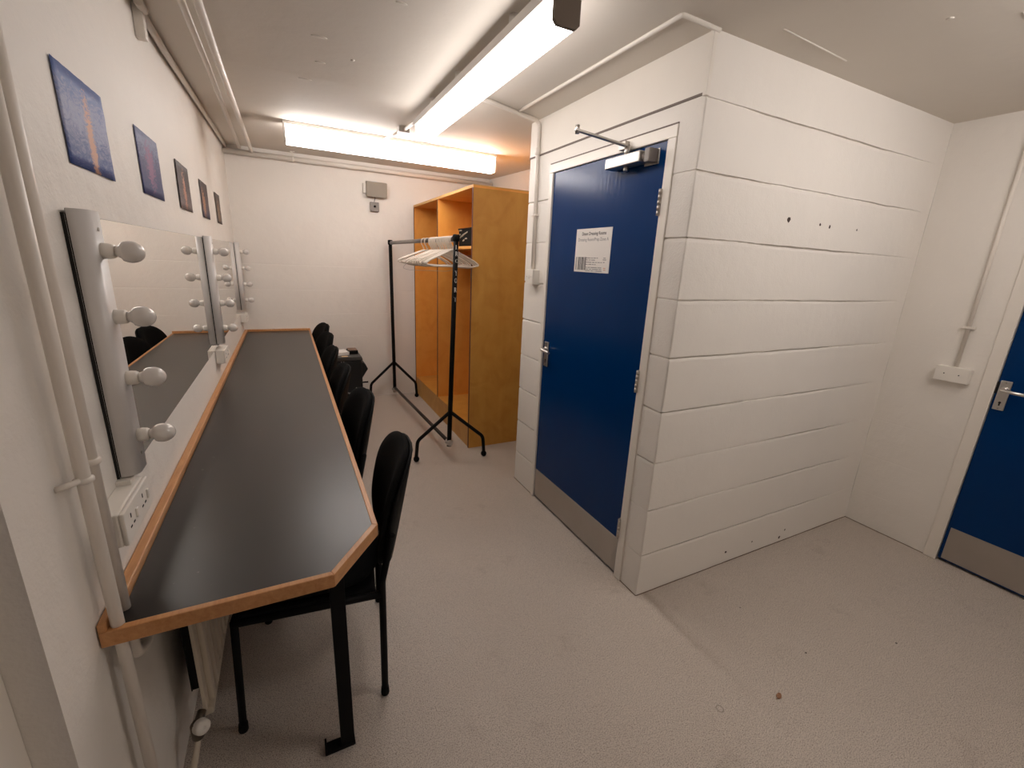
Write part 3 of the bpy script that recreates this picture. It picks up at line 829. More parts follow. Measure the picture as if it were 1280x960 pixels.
# ------------------------------------------------------------------ prints on the left wall
PR = [(1.341, 1.632, 'blue and grey painted seascape style print, largest in view, above the nearest mirror', (srgb(92, 112, 166), srgb(150, 154, 184), srgb(50, 74, 136), srgb(206, 158, 134), (.015, -.035, 40, 9))),
      (1.920, 2.211, 'dark blue print with a violet and pink blur, second along the wall', (srgb(112, 118, 152), srgb(66, 64, 108), srgb(46, 54, 104), srgb(130, 84, 122), (.0, .0, 16, 13))),
      (2.530, 2.822, 'brown print with a pale orange flare, middle one of the row', (srgb(66, 54, 52), srgb(84, 70, 70), srgb(116, 102, 100), srgb(186, 132, 110), (.0, -.02, 26, 11))),
      (3.165, 3.445, 'brown and violet print, fourth along the wall', (srgb(70, 58, 58), srgb(92, 78, 78), srgb(66, 60, 80), srgb(178, 128, 96), (-.04, -.02, 20, 12))),
      (3.805, 4.066, 'small dim brown print nearest the far wall', (srgb(64, 54, 50), srgb(98, 82, 68), srgb(84, 72, 66), srgb(140, 108, 82), (.0, -.02, 20, 12)))]
for i, (y0, y1, lab, pm) in enumerate(PR):
    m = m_print('painted_print_%d' % i, *pm[:5], seed=2.3 * i + 1)
    zc = 1.7685 + .003 * i
    mb = MB()
    n = 14
    for k in range(n):
        for q in range(8):
            pass
    V = [[mb.bm.verts.new((.0042 + .0012 * noise.noise(Vector((a * 3.1, b * 2.7, i * 5.0))), y0 + (y1 - y0) * a / n, zc - .1 + .2 * b / 8)) for b in range(9)] for a in range(n + 1)]
    W = [[mb.bm.verts.new(V[a][b].co - Vector((.0008, 0, 0))) for b in range(9)] for a in range(n + 1)]
    for a in range(n):
        for b in range(8):
            mb.bm.faces.new((V[a][b], V[a + 1][b], V[a + 1][b + 1], V[a][b + 1])).smooth = True
            mb.bm.faces.new((W[a][b], W[a][b + 1], W[a + 1][b + 1], W[a + 1][b])).smooth = True
    for a in range(n):
        for b in (0, 8): mb.bm.faces.new((V[a][b], W[a][b], W[a + 1][b], V[a + 1][b]))
    for b in range(8):
        for a in (0, n): mb.bm.faces.new((V[a][b], V[a][b + 1], W[a][b + 1], W[a][b]))
    o = mb.build('art_print', m, origin=(.004, (y0 + y1) / 2, zc))
    tag(o, lab, 'print', 'prints in a row on the left wall')

# ------------------------------------------------------------------ pipes by the doorway
mb = MB().tube([(.030, 1.002, 0.0), (.030, 1.002, H)], .0112, 16)
p1 = mb.build('heating_pipe', M_pipe, origin=(.030, 1.002, 0)); tag(p1, 'white painted pipe running from floor to ceiling, nearer of the pair', 'pipe', 'two upright pipes beside the nearest lamp strip')
def clip(z, y):
    return MB().tube(fillet([(.0, y - .030, z), (.012, y - .026, z + .002), (.028, y - .012, z + .003)], .008), .006, 8).lathe([(.0115, -.006), (.0155, -.003), (.0155, .003), (.0115, .006)], (.030, y, z), (0, 0, 1), 20)
c1 = clip(1.085, 1.002).build('pipe_clip', M_pipe, p1)
c1.data.transform(Matrix.Translation((-.030, -1.002, 0)))
p2 = thing('waste_pipe', 'white painted pipe ending in a bend under the counter, behind the nearer upright pipe', 'pipe', (.028, 1.052, .6), group='two upright pipes beside the nearest lamp strip')
MB().tube([(.028, 1.052, .735), (.028, 1.052, H)], .0112, 16).build('riser', M_pipe, p2)
MB().lathe([(.0115, -.007), (.0155, -.004), (.0155, .004), (.0115, .007)], (.028, 1.052, 1.10), (0, 0, 1), 20).build('collar', M_pipe, p2)
MB().tube(fillet([(.028, 1.052, .74), (.028, 1.056, .630), (.034, 1.10, .615), (.042, 1.14, .64), (.042, 1.145, .73)], .03), .0125, 16).build('bend', M_pipe, p2)
for o in (p1,): pass

# ------------------------------------------------------------------ radiator below the counter
rd = thing('panel_radiator', 'cream ribbed panel radiator fixed low on the wall under the counter', 'radiator', (.06, 1.8, .165))
mb = MB()
ry0, ry1, rz0, rz1 = 1.275, 2.475, .165, .64
mb.box((.072, ry0, rz0), (.082, ry1, rz1), .002)
n = 22
for k in range(n):
    y = ry0 + .02 + (ry1 - ry0 - .04) * (k + .5) / n
    mb.box((.079, y - .0155, rz0 + .018), (.098, y + .0155, rz1 - .018), .007, seg=2)
for z0_, z1_ in ((rz0, rz0 + .024), (rz1 - .024, rz1)): mb.box((.076, ry0, z0_), (.097, ry1, z1_), .005)
mb.build('panel', M_rad, rd)
fb = MB()  # black fins: the shade between panel and wall is put into their colour
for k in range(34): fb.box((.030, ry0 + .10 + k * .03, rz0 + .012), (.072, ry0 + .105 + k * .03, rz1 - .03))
fb.box((.028, ry0 + .095, rz0 + .012), (.031, ry1 - .04, rz1 - .03)).build('shade_black_fins', M_dark, rd, 'fins coloured black for the shade behind the panel')
v = MB().cyl((.068, ry0 + .002, rz0 + .022), (.062, 1.245, rz0 + .012), .012, 14).lathe([(.012, -.03), (.016, -.025), (.016, .02), (.011, .028)], (.060, 1.238, rz0 + .0), (0, 0, 1), 16)
v = v.build('valve', M_brass, rd, 'dark valve body')
MB().lathe([(.019, 0), (.021, .004), (.020, .022), (.016, .026), (.005, .026), (.004, .023), (0, .023)], (.066, 1.238, rz0 + .012), (.55, -.75, .35), 20).build('valve_cap', M_plastic, v, 'white valve cap')
MB().tube(fillet([(.060, 1.238, rz0 - .02), (.050, 1.20, .09), (.030, 1.13, .035), (.020, 1.08, 0.0)], .03), .0085, 12).build('feed_pipe', M_rad, rd)

# ------------------------------------------------------------------ chairs
def chair_unit():
    r = thing('stacking_chair', 'x', 'chair', (0, 0, 0), group='black chairs drawn up to the counter')
    se = lambda a, b, p: (math.copysign(abs(a) ** p, a), math.copysign(abs(b) ** p, b))
    def sq(a, b, e=.62):
        # map the unit disc to a superellipse
        rr = math.hypot(a, b)
        if rr < 1e-6: return 0.0, 0.0
        ca, sa = a / rr, b / rr
        return rr * math.copysign(abs(ca) ** e, ca), rr * math.copysign(abs(sa) ** e, sa)
    def seat(a, b):
        x, y = sq(a, b)
        z = .462 + .012 * y * y - .02 * max(0, -x) ** 3 * 1.0
        return Vector((-.005 + x * .222, y * .23, z)), Vector((0, 0, 1))
    MB().pad(seat, 8, 44, .058).build('seat', M_fabric, r)
    def back(a, b):
        y, z = sq(a, b, .72)
        zz = .655 + z * .213
        wid = .225 * (1 - .16 * max(0, -z) ** 1.5)
        x = .262 + (zz - .5) * .19 - .06 * y * y + .03 * max(0, -z) ** 2 * 0
        nn = Vector((1, .5 * y, -.19)).normalized()
        return Vector((x, y * wid, zz)), nn
    bk = MB().pad(back, 8, 48, .046).build('backrest', M_fabric, r)
    def shell(a, b):
        p, nn = back(a * .97, b * .97)
        return p + nn * .021, nn
    MB().pad(shell, 6, 40, .012, .9).build('backrest_shell', M_blackp, bk)
    R_ = .0115
    for s in (-1, 1):
        y = s * .232
        lf = MB().tube([(-.222, y, .004), (-.205, y, .425)], R_, 12).build('leg', M_black, r)
        MB().lathe([(.0135, 0), (.0145, .004), (.0135, .03)], (-.2222, y, 0), (.04, 0, 1), 14).build('foot_cap', M_blackp, lf)
        lr = MB().tube(fillet([(.222, y, .004), (.226, y, .47), (.262, y, .64)], .10), R_, 12).build('leg', M_black, r)
        MB().lathe([(.0135, 0), (.0145, .004), (.0135, .03)], (.222, y, 0), (0, 0, 1), 14).build('foot_cap', M_blackp, lr)
        MB().lathe([(.0115, -.001), (.011, .004), (.006, .008), (0, .009)], (.262, y, .64), (.2, 0, 1), 12).build('tube_plug', M_blackp, lr)
        MB().tube([(-.206, y, .418), (.222, y, .424)], .0125, 12).build('side_rail', M_black, r)
        MB().tube([(.250, y, .60), (.268, s * .19, .60)], .009, 10).build('back_bracket', M_black, r)
    MB().tube([(.222, -.225, .40), (.222, .225, .40)], .012, 12).build('rear_stretcher', M_black, r)
    MB().tube([(-.205, -.225, .42), (-.205, .225, .42)], .012, 12).build('front_stretcher', M_black, r)
    MB().box((-.205, -.228, .405), (.205, .228, .441), .012).build('seat_pan', M_blackp, r)
    return r
ch = chair_unit()
CH = [(.403, 1.529, -.13, 'nearest black fabric chair, tucked under the cut corner of the counter'),
      (.375, 2.135, .03, 'second black chair along the counter, just beyond the nearest one'),
      (.345, 2.740, -.03, 'third black chair along the counter, in front of the black case'),
      (.335, 3.330, .0, 'fourth black chair along the counter, beside the black case'),
      (.355, 3.930, .12, 'fifth black chair along the counter, last but one before the far wall'),
      (.368, 4.475, .14, 'last black chair along the counter, against the far wall')]
ch.location = (CH[0][0], CH[0][1], 0); ch.rotation_euler = (0, 0, CH[0][2]); ch['label'] = CH[0][3]
for x, y, a, l in CH[1:]: dup(ch, (x, y, 0), a, l)

# ------------------------------------------------------------------ black rolling case
cs = thing('rolling_case', 'black rolling case with a grey lid standing past the chairs by the far wall', 'case', (.82, 4.05, 0))
MB().box((.705, 3.93, .075), (.930, 4.27, .625), .012).build('body', M_bag, cs)
mb = MB().prism([(.705, 3.925, .627), (.940, 3.925, .627), (.928, 3.925, .662), (.715, 3.925, .662)], (0, .34, 0), .006)
lid = mb.build('lid', M_lid, cs, 'grey lid')
MB().box((.768, 3.935, .6615), (.818, 3.975, .664), .001).build('lid_sticker', simple('cream_sticker', srgb(206, 176, 136), .6), lid, 'cream sticker')
MB().prism([(.930, 3.97, .60), (.962, 3.97, .585), (.985, 3.97, .535), (.930, 3.97, .45)], (0, .22, 0), .006).build('side_pocket', M_bag, cs)
MB().box((.93, 4.03, .392), (.985, 4.05, .402), .003).cyl((.985, 4.04, .397), (.99, 4.04, .397), .008, 10).build('side_lever', M_black, cs)
mb = MB()
pts = [(.828 + .045 * math.cos(a), 3.926, .378 + .045 * math.sin(a)) for a in [PI * 1.08 + k / 16 * PI * .98 for k in range(17)]]
mb.tube(pts, .006, 8, rfun=lambda u: .003 + .0055 * math.sin(PI * (1 - u) ** .8))
mb.build('silver_arc', M_silver, cs, 'silver arc emblem')
MB().box((.752, 3.922, .555), (.785, 3.932, .572), .003).box((.758, 3.924, .572), (.764, 3.930, .622)).box((.776, 3.924, .572), (.782, 3.930, .622)).build('latch', M_silver, cs, 'silver latch')
b_ = MB().box((.70, 3.90, .045), (.925, 4.28, .078), .006).prism([(.90, 3.90, .04), (.945, 3.90, .015), (.945, 3.90, .04), (.915, 3.90, .12)], (0, .03, 0)).build('base', M_blackp, cs)
MB().box((.86, 3.885, .0), (.950, 3.93, .014), .003).build('base_trim', M_silver, b_, 'silver foot trim')
for x, y in ((.73, 3.95), (.90, 4.24), (.73, 4.24), (.90, 3.96)):
    MB().cyl((x - .012, y, .024), (x + .012, y, .024), .024, 18).build('castor', M_blackp, cs)
pp = MB().box((-.05, -.075, 0), (.05, .075, .012), .001).box((-.046, -.07, .012), (.052, .07, .026), .001).build('paper_stack', M_paper, origin=None)
pp.location = (.775, 4.07, .663); pp.rotation_euler = (0, 0, .2); tag(pp, 'small stack of white papers on the lid of the black case', 'papers')
wl = thing('small_box', 'brown topped black box lying beside papers on the black case', 'box', (.87, 4.08, .663))
MB().box((.83, 4.03, .663), (.915, 4.15, .694), .005).build('body', M_blackp, wl)
MB().box((.833, 4.033, .694), (.908, 4.147, .700), .003).build('lid', M_brown, wl, 'brown lid')

# ------------------------------------------------------------------ clothes rail
NP0, NP1 = Vector((1.424, 3.03, .11)), Vector((1.466, 3.03, 1.66))
FP0, FP1 = Vector((1.372, 4.73, .07)), Vector((1.366, 4.73, 1.655))
rl = thing('clothes_rail', 'black wheeled clothes rail loaded with white hangers in front of the wardrobe', 'clothes rail', (1.42, 3.9, 0))
for q0, q1, nm in ((NP0, NP1, 'near'), (FP0, FP1, 'far')):
    po = MB().tube([q0, q1], .0175, 16).build('post', M_black, rl)
    MB().lathe([(.022, -.01), (.024, .0), (.024, .03), (.018, .036), (0, .037)], q1 - Vector((0, 0, .02)), (0, 0, 1), 18).lathe([(.0, -.028), (.018, -.028), (.021, -.018), (.021, .03), (.018, .034)], q1 - Vector((0, 0, .008)), (0, 1 if nm == 'near' else -1, 0), 16).build('post_cap', M_blackp, po)
def foot(c, a, b, z_j, sideA, sideB):
    for tip in (a, b):
        tip = Vector(tip)
        mid = Vector((tip.x, tip.y, .17)) + (Vector((c.x, c.y, .17)) - Vector((tip.x, tip.y, .17))) * .04
        pts = fillet([(c.x, c.y, z_j), tuple(mid), (tip.x, tip.y, .045)], .07, 8)
        f = MB().tube(pts, .0135, 12).build('foot_leg', M_black, rl)
        MB().lathe([(.0, -.02), (.014, -.018), (.0225, -.008), (.0225, .008), (.014, .018), (0, .02)], (tip.x, tip.y, .0225), (1, .25, 0), 16).cyl((tip.x, tip.y, .03), (tip.x, tip.y, .055), .008, 10).build('castor', M_blackp, f)
cN = NP0 + (NP1 - NP0) * ((.39 - NP0.z) / (NP1.z - NP0.z))
foot(cN, (1.700, 2.985, 0), (1.178, 3.072, 0), .39, 1, 1)
cF = FP0 + (FP1 - FP0) * ((.41 - FP0.z) / (FP1.z - FP0.z))
foot(cF, (1.605, 4.69, 0), (1.118, 4.77, 0), .41, 1, 1)
MB().tube([NP1 - Vector((0, 0, .012)), FP1 - Vector((0, 0, .012))], .0165, 16).build('top_rail', M_rail, rl, 'dull grey top tube')
MB().tube([NP0 + Vector((0, .02, .03)), FP0 + Vector((0, -.01, .05))], .0145, 14).build('bottom_rail', M_darkbrown, rl, 'dark brown bottom tube')
for q, s in ((NP0, 1), (FP0, -1)):
    MB().lathe([(.021, -.03), (.024, -.02), (.024, .03), (.02, .035)], q + Vector((0, .0, .03)), (0, s, -.1), 16).cyl(q + Vector((-.03, .0, .035)), q + Vector((.03, .0, .035)), .009, 10).build('rail_clamp', M_hinge, rl, 'scuffed grey clamp')
# lettering painted down the near post
def wrap_at(zc, ang):
    ax = NP0 + (NP1 - NP0) * ((zc - NP0.z) / (NP1.z - NP0.z)); r = .0180
    def w(co):
        a = ang + co.x / r
        return Vector((ax.x + r * math.cos(a), ax.y + r * math.sin(a), zc + co.y))
    return w
for chh, zc, sz in (('L', 1.588, .042), ('R', 1.545, .042), ('C', 1.498, .036), ('Y', 1.415, .048), ('O', 1.365, .046), ('R', 1.300, .046), ('T', 1.235, .046)):
    mb = MB(); add_bm(mb, text_mesh(chh, sz, Matrix.Identity(4), .019, True, wrap=wrap_at(zc, -PI / 2 + .12)))
    mb.build('painted_letter', M_chalk, rl, 'white hand painted letter', normals=False)

# hangers
def rail_x(y): 
    t = (y - NP1.y) / (FP1.y - NP1.y); return NP1.x + (FP1.x - NP1.x) * t, (NP1.z - .012) + (FP1.z - NP1.z) * t
def hanger_mesh(w, drop, rise, r, seg=8, hr=.022, rhook=None):
    """hook centred on the rail at the origin, hanging in the xz plane"""
    mb = MB()
    hook = [(hr * math.cos(a), 0, hr * math.sin(a)) for a in [math.radians(-50 + k * 20) for k in range(12)]]   # from right-below over the top to the left
    top = -.022 - .055
    hook += [(-hr * .55, 0, -hr * .95), (-.002, 0, -hr * 1.7), (0, 0, top)]
    mb.tube(hook, rhook or r * .72, seg)
    zb = top - drop
    pts = fillet([(0, 0, top + .002), (w / 2 * .80, 0, top - drop * .62), (w / 2, 0, zb + .004), (w / 2 - .06, 0, zb), (0, 0, zb - .003), (-w / 2 + .06, 0, zb), (-w / 2, 0, zb + .004), (-w / 2 * .80, 0, top - drop * .62), (0, 0, top + .002)], .02, 5)
    mb.tube(pts[:-1], r, seg, closed=True)
    return mb
def hanger_parts(r, mk):
    hook, body = mk
random.seed(11)
hg = thing('clothes_hanger', 'white plastic tube hanger hooked among the others on the clothes rail', 'hanger', (0, 0, 0), group='white hangers on the clothes rail')
def hook_mb(r, hr=.0235):
    mb = MB()
    hook = [(hr * math.cos(a), 0, -hr + .018 + hr * math.sin(a)) for a in [math.radians(-40 + k * 20) for k in range(11)]]
    hook += [(-hr * .92, 0, -hr - .002), (-hr * .45, 0, -hr * 1.75), (0, 0, -.062), (0, 0, -.075)]
    return mb.tube(hook, r, 7)
def body_mb(w, drop, r):
    top = -.073; zb = top - drop
    pts = fillet([(.004, 0, top), (w / 2 * .86, 0, top - drop * .66), (w / 2 + .012, 0, zb + .012), (w / 2 - .05, 0, zb), (-w / 2 + .05, 0, zb), (-w / 2 - .012, 0, zb + .012), (-w / 2 * .86, 0, top - drop * .66), (-.004, 0, top)], .022, 5)
    return MB().tube(pts, r, 8, closed=True)
M_hang = simple('white_hanger_plastic', srgb(228, 218, 206), .4, var=.02)
hook_mb(.0034).build('hook', M_hang, hg)
body_mb(.40, .115, .0052).build('shoulder_frame', M_hang, hg)
ys = [3.085 + .0185 * k + random.uniform(-.003, .003) for k in range(25)] + [3.62, 3.70]
POS = ['front one, next to the near post'] 
for k, y in enumerate(ys):
    x, z = rail_x(y)
    rz = .10 - .20 * min(k, 25) / 25 + random.uniform(-.012, .012) - (.05 if k > 24 else 0)
    if k == 0:
        o = hg; o.location = (x, y, z); o.rotation_euler = (0, 0, rz)
    else:
        o = dup(hg, (x, y, z), rz)
    o.rotation_euler = (random.uniform(-.008, .008), random.uniform(-.05, .05), rz)
wh = thing('wire_hanger', 'thin wire hanger hanging lower behind the white plastic ones', 'hanger', (*([rail_x(3.60)[0], 3.60, rail_x(3.60)[1]]),))
L = Vector(wh.location)
h = hook_mb(.0014); h.bm.transform(Matrix.Translation(L)); h.build('hook', M_silver, wh)
h = body_mb(.40, .16, .0014); h.bm.transform(Matrix.Translation(L)); h.build('shoulder_wire', M_silver, wh)

# ------------------------------------------------------------------ wardrobe
wx0, wx1, wy0, wy1, wz = 1.641, 2.25, 3.168, 4.852, 2.032
t_ = .02
wd = thing('open_wardrobe', 'tall open fronted birch plywood wardrobe of two bays', 'wardrobe', (1.95, 4.0, 0))
def panel(nm, p0, p1, m=M_ply, edge=None):
    return MB().box(p0, p1, .001).build(nm, m, wd)
panel('side_panel', (wx0, wy0, 0), (wx1, wy0 + t_, wz - t_))
panel('side_panel', (wx0, wy1 - t_, 0), (wx1, wy1, wz - t_), M_plyin)
panel('divider', (wx0, 4.012, .2), (wx1 - .012, 4.032, wz - t_), M_plyin)
panel('top_panel', (wx0, wy0, wz - t_), (wx1, wy1, wz), M_plyin)
panel('base_panel', (wx0, wy0 + t_, .18), (wx1 - .012, wy1 - t_, .2), M_ply)
panel('plinth', (wx0 + .004, wy0 + t_, 0), (wx0 + .022, wy1 - t_, .18))
panel('back_panel', (wx1 - .012, wy0 + t_, .0), (wx1, wy1 - t_, wz - t_), M_plyin)
panel('hat_shelf', (wx0 + .01, wy0 + t_, 1.592), (wx1 - .012, 4.012, 1.612), M_plyin)
e = MB()
for y in (wy0, wy1 - t_): e.box((wx0 - .002, y, 0), (wx0 - .0001, y + t_, wz - t_))
e.box((wx0 - .002, 4.012, .2), (wx0 - .0001, 4.032, wz - t_))
e.build('front_edge_band', M_brownedge, wd, 'dark red brown edge band')
MB().box((wx0 - .002, wy0, wz - t_), (wx0 - .0001, wy1, wz)).box((wx0 + .0, wy0 - .0015, wz - .006), (wx1, wy0 - .0001, wz)).build('top_edge_band', M_plyedge, wd)
MB().cyl((wx0 + .25, wy0 + t_, 1.54), (wx0 + .25, 4.012, 1.54), .0125, 14).build('hanging_rail', M_steel, wd)
# things on the hat shelf
cr = thing('shelf_crate', 'small black crate with pale scribbled sides on the wardrobe hat shelf', 'crate', (1.76, 3.50, 1.612))
MB().box((1.69, 3.30, 1.612), (1.86, 3.60, 1.622)).box((1.69, 3.30, 1.622), (1.698, 3.60, 1.745), .002).box((1.852, 3.30, 1.622), (1.86, 3.60, 1.745), .002).box((1.698, 3.30, 1.622), (1.852, 3.308, 1.745), .002).box((1.698, 3.592, 1.622), (1.852, 3.60, 1.745), .002).box((1.684, 3.294, 1.742), (1.866, 3.606, 1.752), .002).build('shell', M_blackp, cr)
mb = MB()
for a, b in (((3.58, 1.735), (3.53, 1.735)), ((3.585, 1.70), (3.555, 1.705)), ((3.57, 1.68), (3.44, 1.712)), ((3.52, 1.69), (3.40, 1.72)), ((3.50, 1.655), (3.47, 1.66)), ((3.45, 1.67), (3.41, 1.67))):
    mb.tube([(1.6895, a[0], a[1]), (1.6895, (a[0] + b[0]) / 2, (a[1] + b[1]) / 2 + .004), (1.6895, b[0], b[1])], .0055, 6)
mb.build('pale_marks', M_greybox, cr, 'pale scribbled marks')
mb = MB().tube([(1.675 + .02 * math.cos(a), 3.655 + .03 * math.cos(a * 1.0 + .3), 1.655 + .038 * math.sin(a)) for a in [2 * PI * k / 20 for k in range(20)]], .006, 8, closed=True)
o = mb.build('cord_loop', M_yellow, origin=(1.675, 3.655, 1.612)); tag(o, 'yellow loop of cord at the front of the wardrobe hat shelf', 'cord')

# ------------------------------------------------------------------ strip lights
def batten(name, label, x0, x1, y0, y1, zb, zt, along, spine_h, gap, lamp):
    r = thing(name, label, 'ceiling light', ((x0 + x1) / 2, (y0 + y1) / 2, zb), group='fluorescent battens on the ceiling')
    zs = zt - spine_h
    c = .012
    if along == 'y':
        prof = [(x0, zs), (x0, zb + c), (x0 + c, zb), (x1 - c, zb), (x1, zb + c), (x1, zs)]
        MB().prism([(x, y0 + .014, z) for x, z in prof], (0, y1 - y0 - .028, 0)).build('diffuser', lamp, r, 'glowing diffuser')
        MB().box((x0 - .006, y0, zs + .0005), (x1 + .006, y1, zt), .002).build('spine', M_spine, r)
        for ya, yb in ((y0, y0 + .0135), (y1 - .0135, y1)):
            MB().prism([(x, ya, z + (0 if z > zb + c * 2 else -.002)) for x, z in prof], (0, yb - ya, 0), .001).build('end_cap', M_endcap if ya == y0 else M_spine, r)
        for yy in (y0 + .3, (y0 + y1) / 2 + .08, y1 - .3):
            MB().cyl(((x0 + x1) / 2 - .02, yy, zt - .001), ((x0 + x1) / 2 - .02, yy, H), .021, 16).build('mount_boss', M_spine, r)
    else:
        prof = [(y0, zs), (y0, zb + c), (y0 + c, zb), (y1 - c, zb), (y1, zb + c), (y1, zs)]
        MB().prism([(x0 + .014, y, z) for y, z in prof], (x1 - x0 - .028, 0, 0)).build('diffuser', lamp, r, 'glowing diffuser')
        MB().box((x0, y0 - .006, zs + .0005), (x1, y1 + .006, zt), .002).build('spine', M_spine, r)
        for xa, xb in ((x0, x0 + .0135), (x1 - .0135, x1)):
            MB().prism([(xa, y, z + (0 if z > zb + c * 2 else -.002)) for y, z in prof], (xb - xa, 0, 0), .001).build('end_cap', M_spine, r)
    return r
batten('batten_light', 'long lit fluorescent batten running away from the viewer beside the blue door', 1.125, 1.212, 1.27, 2.79, 2.163, 2.268, 'y', .032, True, M_lamp)
batten('batten_light', 'lit fluorescent batten lying across the ceiling before the far wall', .455, 1.985, 3.55, 3.645, 2.203, 2.3338, 'x', .022, False, M_lampB)
batten('batten_light', 'lit fluorescent batten across the ceiling in front of the block wall', 1.70, 3.20, .20, .29, 2.180, H - .0005, 'x', .022, False, M_lampC)
jb = thing('junction_box', 'small white junction box between the two fluorescent battens', 'junction box', (1.155, 3.20, HZ(3.2) - .03))
MB().box((1.12, 3.17, HZ(3.2) - .034), (1.19, 3.235, HZ(3.2) + .001), .004).build('box_body', M_spine, jb)
MB().tube([(1.158, 3.17, H + .004), (1.162, 2.78, H - .012)], .010, 10).tube([(1.14, 3.235, H + .006), (1.10, 3.56, H + .012)], .009, 10).build('conduit', M_pipe, jb)

# ------------------------------------------------------------------ pipes and conduits along the ceiling
def run(name, pts, r, label, cat='pipe', m=M_pipe, fr=.03, group=None, seg=14):
    o = MB().tube(fillet(pts, fr), r, seg).build(name, m, origin=pts[0]); return tag(o, label, cat, group)
run('ceiling_conduit', [(.158, .2, H - .014), (.158, 2.56, H - .014), (.124, 4.70, HZ(4.70) - .016), (.122, 4.83, HZ(4.83) - .016)], .0125, 'slim white conduit along the ceiling, nearer the mirror wall', 'conduit')
hp = run('heating_pipe', [(.212, .2, H - .036), (.212, 2.56, H - .036), (.214, 4.70, HZ(4.70) - .040), (.214, 4.805, HZ(4.805) - .050)], .0145, 'thicker white pipe along the ceiling over the counter')
for y in (.9, 1.75):
    k = MB().lathe([(.0148, -.010), (.018, -.007), (.018, .007), (.0148, .010)], (.212, y, H - .036), (0, 1, 0), 18).box((.206, y - .006, H - .022), (.218, y + .006, H - .0003)).build('pipe_clip', M_pipe, hp)
    k.data.transform(Matrix.Translation((-.212, -.2, -(H - .036))))
run('corner_pipe', [(.020, 2.18, H - .018), (.020, 2.56, H - .018), (.020, 4.845, HZ(4.845) - .018)], .0125, 'thin white pipe in the corner of ceiling and mirror wall')
o = MB().box((.001, 2.163, 2.192), (.03, 2.20, H - .004), .003).cyl((.03, 2.12, H - .016), (.03, 2.19, H - .016), .014, 12).build('trunk_stub', M_pipe)
tag(o, 'short white trunking stub high on the mirror wall', 'trunking')
ZW = HZ(4.795) - .062
wp = run('wall_pipe', [(.002, 4.795, ZW), (XN - .002, 4.795, ZW)], .021, 'white pipe running along the top of the far wall', 'pipe')
pc = MB().lathe([(.0215, -.012), (.025, -.008), (.025, .008), (.0215, .012)], (.535, 4.795, ZW), (1, 0, 0), 18).box((.527, 4.787, ZW + .018), (.543, 4.803, HZ(4.795) + .003)).box((.515, 4.780, HZ(4.795) - .008), (.555, 4.810, HZ(4.795) + .003)).build('pipe_clip', M_pipe, wp)
pc.data.transform(Matrix.Translation((-.002, -4.795, -ZW)))
# conduit to the light switch
sw = run('switch_conduit', [(1.215, 2.30, H - .012), (1.40, 2.335, H - .012), (1.62, 2.42, H - .012), (XB - .014, 2.455, H - .014), (XB - .014, 2.452, 2.0), (XB - .014, 2.435, 1.47)], .0115, 'white conduit from the ceiling down to the light switch', 'conduit', fr=.035)
ck = MB().lathe([(.0118, -.02), (.0155, -.018), (.0155, .018), (.0118, .02)], (XB - .014, 2.453, 2.13), (0, 0, 1), 14).build('coupling', M_pipe, sw)
ck.data.transform(Matrix.Translation((-1.215, -2.30, -(H - .012))))
cl = MB().box((XB - .024, 2.425, 1.778), (XB - .001, 2.472, 1.790), .002).build('conduit_clip', M_pipe, sw)
cl.data.transform(Matrix.Translation((-1.215, -2.30, -(H - .012))))
ls = thing('light_switch', 'white surface light switch on the block wall beside the closed blue door', 'switch', (XB, 2.42, 1.385))
MB().box((XB - .040, 2.375, 1.385), (XB - .0005, 2.461, 1.471), .003).build('back_box', M_plastic, ls)
f = MB().box((XB - .048, 2.374, 1.384), (XB - .0402, 2.462, 1.472), .003).build('face_plate', M_plastic, ls)
MB().box((XB - .052, 2.410, 1.416), (XB - .0475, 2.426, 1.440), .002).build('rocker_switch', M_plastic, f)
MB().cyl((XB - .0488, 2.390, 1.428), (XB - .0478, 2.390, 1.428), .003, 8).cyl((XB - .0488, 2.446, 1.428), (XB - .0478, 2.446, 1.428), .003, 8).build('plate_screw', M_hinge, f)

# double plate on the right wall, with its conduit
dp = thing('blank_plate', 'white double blank plate on the right wall beside the blue door', 'wall plate', (XR, .975, 1.0))
MB().box((XR - .034, .905, 1.0), (XR + .004, 1.045, 1.078), .003).build('back_box', M_plastic, dp)
f = MB().box((XR - .042, .904, .999), (XR - .0342, 1.046, 1.079), .003).build('face_plate', M_plastic, dp)
MB().cyl((XR - .043, .945, 1.040), (XR - .0415, .945, 1.040), .003, 8).cyl((XR - .043, 1.005, 1.040), (XR - .0415, 1.005, 1.040), .003, 8).build('plate_screw', M_dark, f)
rc = run('wall_conduit', [(XR - .010, .975, 1.077), (XR - .010, .975, H - .002)], .0085, 'white conduit rising from the double plate on the right wall', 'conduit')
cl = MB().box((XR - .020, .948, 1.280), (XR - .001, 1.002, 1.292), .002).build('conduit_clip', M_pipe, rc)
cl.data.transform(Matrix.Translation((-(XR - .010), -.975, -1.077)))

